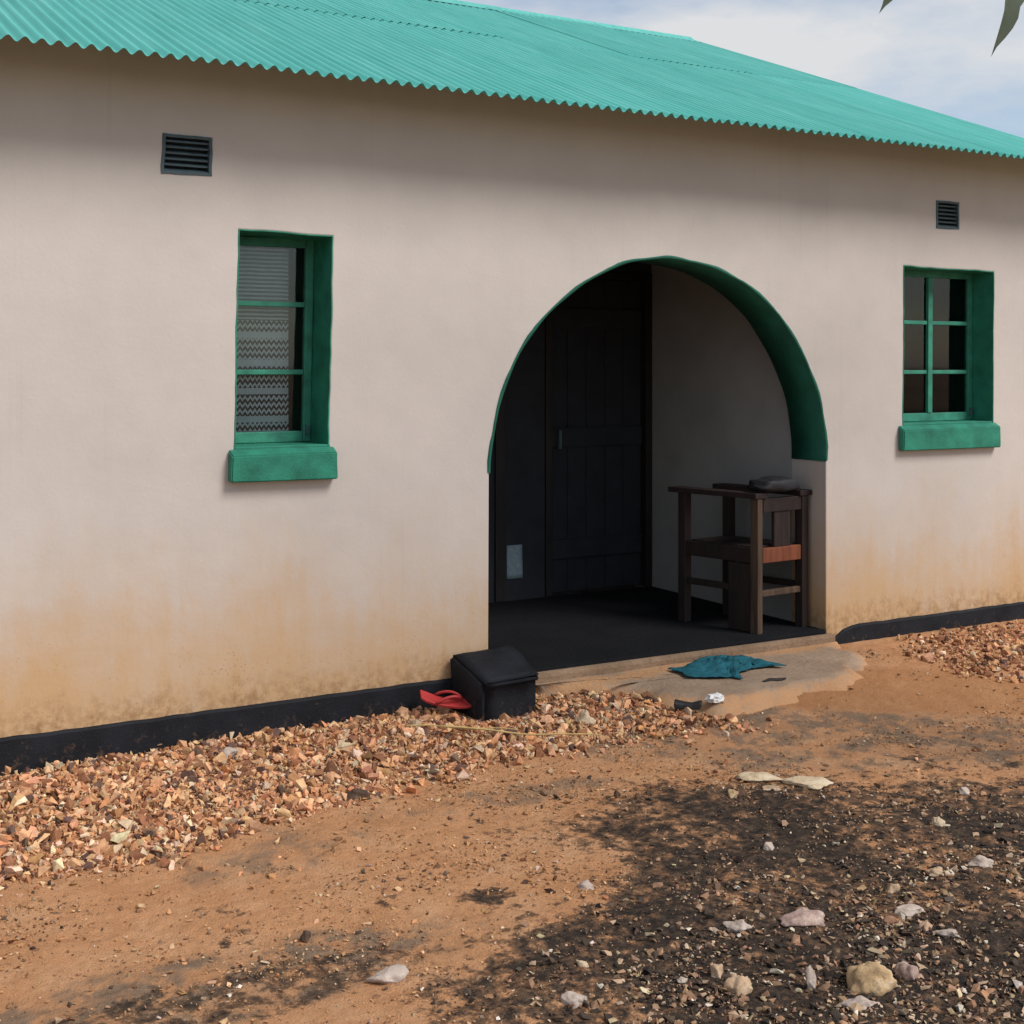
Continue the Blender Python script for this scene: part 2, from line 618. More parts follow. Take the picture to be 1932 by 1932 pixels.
# ------------------------------------------------------------------ the ground
GRAVEL = [(-3.0, -0.95), (0.0, -1.0), (0.61, -1.02), (0.9, -1.06), (1.41, -1.02), (1.75, -0.90), (2.1, -0.84), (2.45, -0.80),
          (2.9, -0.81), (3.22, -0.77), (3.62, -0.86), (3.68, -0.78), (3.50, -0.60), (3.47, -0.33), (3.33, -0.10), (3.05, -0.03),
          (2.9, 0.0), (-3.0, 0.0)]
GRAVEL2 = [(5.36, -0.10), (5.06, -0.52), (5.10, -0.78), (5.3, -1.0), (6.2, -1.15), (8.2, -1.1), (8.2, -0.02), (5.75, -0.03)]
DARK = [(2.35, -1.47), (2.75, -1.30), (2.95, -1.22), (3.25, -1.38), (3.55, -1.42), (4.1, -1.85), (5.2, -2.4), (5.0, -4.4), (2.6, -4.0),
        (1.55, -2.60), (1.45, -2.30), (1.75, -2.17), (1.95, -2.02), (2.25, -1.98), (2.42, -1.78)]


def mound(X, Y):
    n = np.asarray(X)
    ins = in_poly(X, Y, GRAVEL)
    d = dist_poly(X, Y, GRAVEL[:12])
    return np.where(ins | (np.asarray(Y) > 0), sst(0, 0.42, d), 0)


def ground_z(X, Y):
    X, Y = np.asarray(X, float), np.asarray(Y, float)
    z = 0.075 * sst(-1.5, -0.25, Y) * sst(2.7, 3.6, X)
    z = z + 0.032 * sst(-1.05, -0.2, Y) * (1 - sst(2.4, 3.4, X)) * sst(-0.3, 1.9, X)
    near = np.exp(-((X - 3) ** 2 + (Y + 1.5) ** 2) / 60.0)
    z = z + near * (0.018 * fbm(X, Y, 1.1, 3, 1) + 0.010 * fbm(X, Y, 5, 4, 2) * (0.4 + 0.9 * dark_field(X, Y)))
    z = z + 0.012 * mound(X, Y)
    return z


def dark_field(X, Y):
    ins = in_poly(X, Y, DARK)
    d = dist_poly(X, Y, DARK) * np.where(ins, 1, -1)
    d = d + 0.17 * fbm(X, Y, 2.6, 6, 5, 0.65)
    return sst(-0.16, 0.26, d)


def axis(dense0, dense1, step, far0, far1):
    a = list(np.arange(dense0, dense1 + 1e-6, step))
    s, p = step, a[-1]
    while p < far1:
        s *= 1.25
        p += s
        a.append(p)
    s, p = step, a[0]
    while p > far0:
        s *= 1.25
        p -= s
        a.insert(0, p)
    return np.array(a)


gx = axis(0.2, 6.9, 0.014, -600, 600)
gy = axis(-3.4, 0.1, 0.014, -600, 600)
GX, GY = np.meshgrid(gx, gy, indexing='ij')
GZ = ground_z(GX, GY)
crumb = fbm(GX, GY, 24, 3, 8)
dk = dark_field(GX, GY)
GZ = GZ + np.where((np.abs(GX - 3.3) < 4) & (GY > -4) & (GY < 0.3), 0.0045 * crumb + 0.012 * dk * np.clip(fbm(GX, GY, 15, 3, 9, 0.6), -0.1, 1), 0)
nxg, nyg = len(gx), len(gy)
idx = np.arange(nxg * nyg).reshape(nxg, nyg)
quads = np.stack([idx[:-1, :-1], idx[1:, :-1], idx[1:, 1:], idx[:-1, 1:]], -1).reshape(-1, 4)
gm = bpy.data.meshes.new('ground')
gm.vertices.add(nxg * nyg)
gm.vertices.foreach_set('co', np.stack([GX, GY, GZ], -1).astype(np.float32).ravel())
gm.loops.add(quads.size)
gm.loops.foreach_set('vertex_index', quads.ravel().astype(np.int32))
gm.polygons.add(len(quads))
gm.polygons.foreach_set('loop_start', np.arange(0, quads.size, 4, dtype=np.int32))
gm.update(calc_edges=True)
gm.polygons.foreach_set('use_smooth', np.ones(len(quads), bool))
# soil kinds: black ashy soil, grey-brown trodden soil, bare red clay
grey = sst(0.02, 0.35, fbm(GX, GY, 1.5, 5, 21, 0.6)) * 0.75
grey = np.maximum(grey, 0.92 * sst(-0.18, 0.12, -((((GX - 3.95) * .87 + (GY + 1.15) * -.5) / 1.35) ** 2 + (((GX - 3.95) * .5 + (GY + 1.15) * .87) / 0.40) ** 2 - 1) * 0.4 + 0.16 * fbm(GX, GY, 2.5, 4, 22)))
grey = np.maximum(grey, 0.95 * sst(-0.1, 0.15, -(((GX - 0.95) / 0.85) ** 2 + ((GY + 1.98) / 0.22) ** 2 - 1) * 0.3 + 0.14 * fbm(GX, GY, 4, 4, 23)))
grey = np.maximum(grey, 0.8 * sst(-0.1, 0.15, -(((GX - 2.35) / 0.5) ** 2 + ((GY + 1.10) / 0.12) ** 2 - 1) * 0.25 + 0.12 * fbm(GX, GY, 4, 4, 25)))
clay = sst(-0.2, 0.3, -((((GX - 4.55) * .87 + (GY + .72) * -.5) / 1.1) ** 2 + (((GX - 4.55) * .5 + (GY + .72) * .87) / 0.36) ** 2 - 1) + 0.2 * fbm(GX, GY, 3, 4, 24))
grey = grey * (1 - 0.9 * clay)
dk2 = dk * (0.57 + 0.40 * sst(-0.35, 0.25, fbm(GX, GY, 4.0, 5, 31, 0.65)))
band = sst(-0.15, 0.2, -(((GX - 1.02) / 0.55) ** 2 + ((GY + 2.06) / 0.14) ** 2 - 1) * 0.3 + 0.16 * fbm(GX, GY, 4, 4, 27))
dk2 = np.maximum(dk2, 0.48 * band)
break_up = sst(-0.22, 0.25, fbm(GX, GY, 11, 5, 41, 0.7))
grey = grey * (0.35 + 0.65 * break_up)
small = 0.7 * sst(0.28, 0.5, fbm(GX, GY, 4.5, 5, 33, 0.6)) * sst(-1.1, -1.9, GY)
dk2 = np.maximum(dk2, small * (1 - clay))
grey = np.maximum(grey, 0.9 * sst(-3.3, -4.2, GY))  # unseen yard greyed to weaken the orange light bounced onto the wall
grey = np.maximum(grey, 0.9 * sst(0.1, -1.5, GX) * sst(-1.2, -2.0, GY))
soil = np.stack([dk2, np.clip(grey, 0, 1), np.clip(clay, 0, 1), np.ones_like(dk2)], -1).astype(np.float32)
ca = gm.color_attributes.new('soil', 'FLOAT_COLOR', 'POINT')
ca.data.foreach_set('color', soil.ravel())
gnd = link('ground', gm, M['ground'])
tag(gnd, 'bare red-brown earth yard with black ashy patches', None, kind='structure')


# ------------------------------------------------------------------ stones
def hull_proto(n, flat, seed):
    r = np.random.default_rng(seed)
    p = r.normal(size=(n, 3))
    p /= np.linalg.norm(p, axis=1)[:, None]
    p *= (0.75 + 0.35 * r.random((n, 1)))
    p *= np.array([1.0, 0.62 + 0.35 * r.random(), flat])
    bm = bmesh.new()
    for q in p:
        bm.verts.new(q)
    bmesh.ops.convex_hull(bm, input=bm.verts)
    bmesh.ops.delete(bm, geom=[v for v in bm.verts if not v.link_faces], context='VERTS')
    bmesh.ops.triangulate(bm, faces=bm.faces)
    bm.verts.index_update()
    v = np.array([tuple(x.co) for x in bm.verts])
    f = np.array([[x.index for x in g.verts] for g in bm.faces])
    bm.free()
    return v, f


def rot_mats(n, tilt):
    a = rng.uniform(0, 2 * np.pi, n)
    b = rng.normal(0, tilt, n)
    c = rng.normal(0, tilt, n)
    ca_, sa = np.cos(a), np.sin(a)
    cb, sb = np.cos(b), np.sin(b)
    cc, sc = np.cos(c), np.sin(c)
    z0, o1 = np.zeros(n), np.ones(n)
    Rz = np.stack([ca_, -sa, z0, sa, ca_, z0, z0, z0, o1], -1).reshape(n, 3, 3)
    Rx = np.stack([o1, z0, z0, z0, cb, -sb, z0, sb, cb], -1).reshape(n, 3, 3)
    Ry = np.stack([cc, z0, sc, z0, o1, z0, -sc, z0, cc], -1).reshape(n, 3, 3)
    return Rz @ Rx @ Ry


def stones(name, pos, size, tint, protos, m, tilt=0.5):
    n = len(pos)
    Rm = rot_mats(n, tilt)
    which = rng.integers(0, len(protos), n)
    V, Fc, C = [], [], []
    base = 0
    for k, (pv, pf) in enumerate(protos):
        ii = np.where(which == k)[0]
        if not len(ii):
            continue
        v = np.einsum('nij,vj->nvi', Rm[ii], pv) * size[ii][:, None, None] + pos[ii][:, None, :]
        f = pf[None] + (np.arange(len(ii)) * len(pv))[:, None, None] + base
        V.append(v.reshape(-1, 3))
        Fc.append(f.reshape(-1, 3))
        C.append(np.repeat(tint[ii], len(pv), axis=0))
        base += len(ii) * len(pv)
    V, Fc, C = np.concatenate(V), np.concatenate(Fc), np.concatenate(C)
    me = bpy.data.meshes.new(name)
    me.vertices.add(len(V))
    me.vertices.foreach_set('co', V.astype(np.float32).ravel())
    me.loops.add(Fc.size)
    me.loops.foreach_set('vertex_index', Fc.ravel().astype(np.int32))
    me.polygons.add(len(Fc))
    me.polygons.foreach_set('loop_start', np.arange(0, Fc.size, 3, dtype=np.int32))
    me.update(calc_edges=True)
    me.polygons.foreach_set('use_smooth', np.zeros(len(Fc), bool))
    at = me.color_attributes.new('tint', 'FLOAT_COLOR', 'POINT')
    at.data.foreach_set('color', np.concatenate([C, np.ones((len(C), 1))], 1).astype(np.float32).ravel())
    return link(name, me, m)


def palette(n, cols, weights, var=0.12):
    c = np.array(cols)[rng.choice(len(cols), n, p=np.array(weights) / sum(weights))]
    return np.clip(c * (1 + rng.normal(0, var, (n, 1))) * (1 + rng.normal(0, 0.04, (n, 3))), 0.01, 0.9)


PR = [hull_proto(6 + k % 4, 0.34 + 0.03 * k, 50 + k) for k in range(18)]
PF = [hull_proto(7 + k % 4, 0.22 + 0.04 * k, 90 + k) for k in range(14)]
WARM = [(0.64, 0.39, 0.21), (0.54, 0.26, 0.12), (0.30, 0.13, 0.068), (0.72, 0.54, 0.37), (0.63, 0.33, 0.18), (0.14, 0.08, 0.06)]


def scatter_in(poly, n, x0, x1, y0, y1):
    X = rng.uniform(x0, x1, n)
    Y = rng.uniform(y0, y1, n)
    ok = in_poly(X, Y, poly)
    return X[ok], Y[ok]


X = rng.uniform(-0.6, 3.9, 66000)
Y = rng.uniform(-1.32, 0.0, 66000)
sd = dist_poly(X, Y, GRAVEL[:15]) * np.where(in_poly(X, Y, GRAVEL), 1, -1) + 0.10 * fbm(X, Y, 6, 3, 44)
keep = (rng.random(len(X)) < sst(-0.10, 0.10, sd) ** 1.6 + 0.012 * sst(-0.35, -0.05, sd)) & ~((X > 2.64) & (X < 3.0) & (Y > -0.32))
X, Y = X[keep], Y[keep]
sz = np.clip(rng.lognormal(math.log(0.0094), 0.58, len(X)), 0.0035, 0.040)
Z = ground_z(X, Y) + sz * 0.30 + 0.010 * rng.random(len(X)) * mound(X, Y)
gr = stones('gravel', np.stack([X, Y, Z], 1), sz, palette(len(X), WARM, [5, 5, 4, 2.2, 4, 1.8], 0.2), PR, M['stone'], 0.9)
tag(gr, 'bed of broken orange-brown stones heaped along the foot of the wall', 'gravel', kind='stuff')

X, Y = scatter_in(GRAVEL2, 9000, 5.0, 7.4, -1.2, -0.02)
d = dist_poly(X, Y, GRAVEL2) + 0.12 * fbm(X, Y, 5, 3, 45)
keep = rng.random(len(X)) < sst(-0.02, 0.2, d) * 0.85
X, Y = X[keep], Y[keep]
sz = np.clip(rng.lognormal(math.log(0.0135), 0.4, len(X)), 0.005, 0.04)
Z = ground_z(X, Y) + sz * 0.35
gr2 = stones('gravel', np.stack([X, Y, Z], 1), sz, palette(len(X), WARM, [4, 5, 6, 1.0, 4, 3]), PR, M['stone'], 0.8)
tag(gr2, 'patch of dark brown gravel at the foot of the wall below the six-pane window', 'gravel', kind='stuff')

# pebbles and grit strewn over the yard, thickest and palest on the black soil
n = 230000
X = rng.uniform(0.2, 6.8, n)
Y = rng.uniform(-3.4, -0.2, n)
dd = dark_field(X, Y)
cl = fbm(X, Y, 3.2, 4, 61, 0.6)
front = sst(-1.6, -2.6, Y)
clayX = sst(-0.2, 0.4, -(((X - 4.5) / 1.4) ** 2 + ((Y + 0.75) / 0.45) ** 2 - 1))
prob = 0.16 + 0.09 * dd * (0.35 + 0.65 * front) + 0.22 * sst(0.05, 0.45, cl) + 0.18 * front * sst(1.2, 2.2, X)
prob = prob * (1 - 0.85 * clayX) * (0.5 + 0.9 * sst(-0.3, 0.3, cl))
keep = (rng.random(n) < prob) & ~in_poly(X, Y, GRAVEL)
X, Y, dd, front = X[keep], Y[keep], dd[keep], front[keep]
sz = np.clip(rng.lognormal(math.log(0.0036), 0.62, len(X)) * (1 + 0.55 * front * dd), 0.0016, 0.024)
Z = ground_z(X, Y) + sz * 0.12 + 0.002
pale = [(0.54, 0.42, 0.29), (0.44, 0.31, 0.195), (0.34, 0.20, 0.115), (0.62, 0.53, 0.43), (0.30, 0.17, 0.10), (0.11, 0.08, 0.06), (0.40, 0.27, 0.175)]
tp = palette(len(X), pale, [2.2, 3, 4, 0.8, 4, 2, 3], 0.2)
clod = palette(len(X), [(0.07, 0.048, 0.036), (0.13, 0.082, 0.052), (0.035, 0.027, 0.022)], [3, 2, 2], 0.2)
earth = palette(len(X), [(0.46, 0.245, 0.115), (0.36, 0.18, 0.08), (0.55, 0.35, 0.20), (0.20, 0.10, 0.05), (0.11, 0.07, 0.05)], [4, 4, 2.5, 2, 1], 0.2)
pick = rng.random(len(X))
tp = np.where(((dd > 0.5) & (pick < 0.45))[:, None], clod, tp)
tp = np.where(((dd <= 0.5) & (pick < 0.80))[:, None], earth, tp)
pb = stones('pebbles', np.stack([X, Y, Z], 1), sz, tp, PF, M['pebble'], 0.4)
tag(pb, 'loose pebbles and grit strewn over the bare yard', 'pebbles', kind='stuff')


# ------------------------------------------------------------------ the house
house = empty('house', (0, 0, 0))
tag(house, 'single-storey cream plastered house with green corrugated roof and arched porch', 'house')
WX0, WX1, WT, WTOP = -4.2, 6.75, 0.27, 2.895
PY1 = 1.61                              # depth of the porch
ACX, ACZ, AR = 3.925, 1.10, 1.04        # arch centre and radius
LWIN = [(1.672, 1.250), (2.092, 1.240), (2.112, 2.163), (1.692, 2.170)]
RWIN = [(5.545, 1.262), (6.288, 1.258), (6.294, 2.158), (5.551, 2.166)]
LV = [(1.372, 2.384), (1.573, 2.388), (1.575, 2.538), (1.378, 2.540)]
RV = [(5.814, 2.394), (5.993, 2.397), (5.993, 2.546), (5.814, 2.546)]
lwin = rough_poly(LWIN, 0.05, 0.003, 1)
rwin = rough_poly(RWIN, 0.05, 0.003, 2)
lv, rv = rough_poly(LV, 0.03, 0.002, 3), rough_poly(RV, 0.03, 0.002, 4)
arch = [(2.878, -0.4), (4.966, -0.4), (4.966, ACZ)]
na = 110
arc = [(ACX + (AR + 0.0030 * math.sin(i * 0.23) + 0.0014 * math.sin(i * 0.71)) * math.cos(math.pi * i / na),
        ACZ + (AR + 0.0030 * math.sin(i * 0.23) + 0.0014 * math.sin(i * 0.71)) * math.sin(math.pi * i / na)) for i in range(na + 1)]
arch = [(2.878, -0.4), (4.966, -0.4)] + [(min(max(p[0], 2.8801), 4.966), p[1]) for p in arc]

bm = bmesh.new()
box_bm(bm, WX0, WX1, 0, WT, -0.3, WTOP)
bmesh.ops.recalc_face_normals(bm, faces=bm.faces)
wm = bpy.data.meshes.new('wall')
bm.to_mesh(wm)
bm.free()
wall = link('wall', wm, M['plaster'], house)
cutters = []
for pts, y0, y1 in ((lwin, -0.2, 0.6), (rwin, -0.2, 0.6), (lv, -0.2, 0.07), (rv, -0.2, 0.07), (arch, -0.2, 0.6)):
    c = link('cutter', prism_xz('cutter', pts, y0, y1))
    mo = wall.modifiers.new('cut', 'BOOLEAN')
    mo.operation = 'DIFFERENCE'
    mo.solver = 'EXACT'
    mo.object = c
    cutters.append(c)
bpy.context.view_layer.update()
dg = bpy.context.evaluated_depsgraph_get()
nm = bpy.data.meshes.new_from_object(wall.evaluated_get(dg))
wall.modifiers.clear()
nm.name = 'wall'
wall.data = nm
for c in cutters:
    bpy.data.objects.remove(c, do_unlink=True)
# soften the plaster arrises
bm = bmesh.new()
bm.from_mesh(nm)
sharp = [e for e in bm.edges if len(e.link_faces) == 2 and e.calc_face_angle(0) > 1.2
         and abs(e.verts[0].co.y) < 1e-4 and abs(e.verts[1].co.y) < 1e-4]
bmesh.ops.bevel(bm, geom=sharp, offset=0.006, segments=2, profile=0.5, affect='EDGES')
bm.to_mesh(nm)
bm.free()
if not nm.materials:
    nm.materials.append(M['plaster'])

# other outside walls, inner walls and ceilings
HY = 7.54
RZ, RY, PITCH = 4.435, 3.77, 0.4024


def gable(x0, x1):
    pts = [(0.272, -0.3), (HY, -0.3), (HY, WTOP), (RY, RZ - 0.06), (0.272, WTOP + 0.08)]
    v = [(x0, p[0], p[1]) for p in pts] + [(x1, p[0], p[1]) for p in pts]
    f = [(0, 1, 2, 3, 4), (9, 8, 7, 6, 5)] + [(i, i + 5, (i + 1) % 5 + 5, (i + 1) % 5) for i in range(5)]
    me = new_mesh('gable_wall', v, f)
    b = bmesh.new()
    b.from_mesh(me)
    bmesh.ops.recalc_face_normals(b, faces=b.faces)
    b.to_mesh(me)
    b.free()
    link('gable_wall', me, M['plaster'], house)


gable(WX1 - 0.22, WX1)
gable(WX0, WX0 + 0.22)
box('wall', WX0 + 0.222, WX1 - 0.222, HY - 0.22, HY, -0.3, WTOP, M['plaster'], house)
box('ceiling', WX0 + 0.222, WX1 - 0.222, 0.272, HY - 0.222, 2.62, 2.66, M['room'], house)
box('room_floor', WX0 + 0.222, WX1 - 0.222, PY1 + 0.2, HY - 0.222, -0.1, 0.16, M['room'], house)
box('partition_wall', 4.966, 5.09, 0.2705, 3.4, -0.2, 2.615, M['porch'], house)
box('partition_wall', 2.74, 2.878, 0.2705, 3.4, -0.2, 2.615, M['porch'], house)
box('partition_wall', -1.5, -1.36, 0.2705, HY - 0.23, -0.2, 2.615, M['room'], house)
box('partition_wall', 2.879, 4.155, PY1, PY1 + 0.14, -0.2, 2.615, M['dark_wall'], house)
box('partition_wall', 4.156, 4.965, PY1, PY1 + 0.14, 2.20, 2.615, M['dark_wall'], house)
box('partition_wall', -1.35, 2.735, 3.3, 3.42, 0.0, 2.615, M['room'], house)
box('partition_wall', 5.095, WX1 - 0.23, 3.3, 3.42, 0.0, 2.615, M['room'], house)

# porch door
door = empty('door')
door.parent = house
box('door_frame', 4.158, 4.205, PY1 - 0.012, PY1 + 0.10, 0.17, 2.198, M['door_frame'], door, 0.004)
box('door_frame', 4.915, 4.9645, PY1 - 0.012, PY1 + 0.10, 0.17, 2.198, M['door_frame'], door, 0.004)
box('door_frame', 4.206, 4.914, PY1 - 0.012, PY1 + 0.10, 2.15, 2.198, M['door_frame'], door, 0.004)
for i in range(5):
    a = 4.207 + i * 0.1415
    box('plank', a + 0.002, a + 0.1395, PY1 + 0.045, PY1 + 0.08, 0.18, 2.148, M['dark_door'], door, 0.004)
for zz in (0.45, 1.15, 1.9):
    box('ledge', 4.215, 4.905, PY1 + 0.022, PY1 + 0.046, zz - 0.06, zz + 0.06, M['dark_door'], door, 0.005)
box('handle', 4.255, 4.275, PY1 - 0.012, PY1 + 0.022, 1.08, 1.20, M['vent'], door, 0.006)
box('post', 3.80, 3.868, PY1 - 0.016, PY1 - 0.001, 0.17, 2.3, M['door_frame'], house, 0.003)

# porch floor and step
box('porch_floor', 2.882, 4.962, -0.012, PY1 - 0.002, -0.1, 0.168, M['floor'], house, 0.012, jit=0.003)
box('step', 2.93, 4.985, -0.055, -0.0125, -0.1, 0.155, M['riser'], house, 0.014, jit=0.006)

# black plinth band
def plinth(x0, x1, seed, round_end=False):
    rr = random.Random(seed)
    nseg = int((x1 - x0) / 0.06)
    v, f = [], []
    for i in range(nseg + 1):
        x = x0 + (x1 - x0) * i / nseg
        t = 0.176 + 0.002 * math.sin(x * 1.1 + seed) + rr.uniform(-0.0022, 0.0022)
        if round_end and i < 3:
            t -= (0.055, 0.02, 0.006)[i]
        yy = -0.016 - 0.003 * math.sin(x * 3.7)
        v += [(x, yy, -0.25), (x, yy, t - 0.008), (x, yy + 0.006, t), (x, -0.0005, t + 0.003), (x, -0.0005, -0.25)]
    for i in range(nseg):
        a, b = i * 5, i * 5 + 5
        for k in range(4):
            f.append((a + k, b + k, b + k + 1, a + k + 1))
    f.append((0, 1, 2, 3, 4))
    f.append(tuple(nseg * 5 + k for k in (4, 3, 2, 1, 0)))
    link('plinth', new_mesh('plinth', v, f), M['black'], house)


plinth(-4.2, 2.69, 3)
plinth(5.025, 6.75, 5, True)

# black stringer block at the side of the porch step
bv = [(2.685, -0.30, -0.15), (3.06, -0.30, -0.15), (3.06, 0.10, -0.15), (2.685, -0.002, -0.15),
      (2.70, -0.295, 0.205), (3.05, -0.29, 0.215), (3.055, 0.06, 0.292), (2.695, -0.002, 0.287),
      (2.675, -0.12, 0.283), (3.05, -0.12, 0.290)]
bv = [(2.70, -0.29, -0.15), (2.975, -0.29, -0.15), (2.975, -0.014, -0.15), (2.68, -0.014, -0.15),
      (2.70, -0.29, 0.20), (2.975, -0.29, 0.21), (2.975, -0.014, 0.30), (2.668, -0.014, 0.288),
      (2.685, -0.310, 0.205), (2.992, -0.310, 0.216), (2.992, -0.07, 0.300), (2.668, -0.07, 0.288)]
bf = [(0, 1, 5, 4), (1, 2, 6, 10, 9, 5), (3, 0, 4, 8, 11, 7), (4, 5, 9, 8), (8, 9, 10, 11), (11, 10, 6, 7), (2, 3, 7, 6), (3, 2, 1, 0)]
me = new_mesh('step_block', bv, bf)
bm = bmesh.new()
bm.from_mesh(me)
bmesh.ops.recalc_face_normals(bm, faces=bm.faces)
bmesh.ops.bevel(bm, geom=list(bm.edges), offset=0.014, segments=3, affect='EDGES')
bmesh.ops.triangulate(bm, faces=[q for q in bm.faces if len(q.verts) > 4])
bmesh.ops.subdivide_edges(bm, edges=list(bm.edges), cuts=4, use_grid_fill=True)
for q in bm.verts:
    q.co += Vector(mnoise.noise_vector(q.co * 14)) * 0.004 + Vector(mnoise.noise_vector(q.co * 45)) * 0.0018
bm.to_mesh(me)
bm.free()
me.polygons.foreach_set('use_smooth', [True] * len(me.polygons))
sb = link('step_block', me, M['black'], house)
sb['label'] = 'black painted block with a sloping top beside the porch step'

# green painted arch soffit with a thin painted rim on the wall face
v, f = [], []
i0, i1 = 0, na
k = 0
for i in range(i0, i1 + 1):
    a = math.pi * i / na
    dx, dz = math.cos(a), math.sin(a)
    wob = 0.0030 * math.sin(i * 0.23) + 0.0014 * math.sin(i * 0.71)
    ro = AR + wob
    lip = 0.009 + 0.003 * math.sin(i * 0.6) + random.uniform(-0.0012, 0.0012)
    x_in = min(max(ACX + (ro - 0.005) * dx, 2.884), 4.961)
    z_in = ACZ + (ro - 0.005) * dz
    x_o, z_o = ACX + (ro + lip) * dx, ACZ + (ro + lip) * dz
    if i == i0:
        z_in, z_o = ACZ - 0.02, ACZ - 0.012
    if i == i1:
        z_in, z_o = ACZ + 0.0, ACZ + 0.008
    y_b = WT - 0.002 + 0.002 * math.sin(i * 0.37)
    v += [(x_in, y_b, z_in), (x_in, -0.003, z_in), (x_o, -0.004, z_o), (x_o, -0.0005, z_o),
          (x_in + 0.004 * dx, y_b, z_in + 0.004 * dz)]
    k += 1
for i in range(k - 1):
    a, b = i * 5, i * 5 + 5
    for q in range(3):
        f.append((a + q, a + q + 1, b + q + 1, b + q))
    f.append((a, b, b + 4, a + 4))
tr = link('arch_trim', new_mesh('arch_trim', v, f, True), paint('arch_green_shade_paint', (0.013, 0.108, 0.072), 0.25, 0.7, 0.35, 7, 0.25), house)  # arch green darkened all over so the soffit looks shaded
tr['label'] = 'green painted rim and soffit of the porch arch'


# windows
def ring(name, outer, inner, y0, y1, m, parent):
    n = len(outer)
    v = [(p[0], y0, p[1]) for p in outer] + [(p[0], y0, p[1]) for p in inner] + \
        [(p[0], y1, p[1]) for p in outer] + [(p[0], y1, p[1]) for p in inner]
    f = []
    for i in range(n):
        j = (i + 1) % n
        f += [(i, j, j + n, i + n), (i + n, j + n, j + 3 * n, i + 3 * n), (i + 2 * n, i + 3 * n, j + 3 * n, j + 2 * n), (i, i + 2 * n, j + 2 * n, j)]
    me = new_mesh(name, v, f)
    b = bmesh.new()
    b.from_mesh(me)
    bmesh.ops.recalc_face_normals(b, faces=b.faces)
    b.to_mesh(me)
    b.free()
    return link(name, me, m, parent)


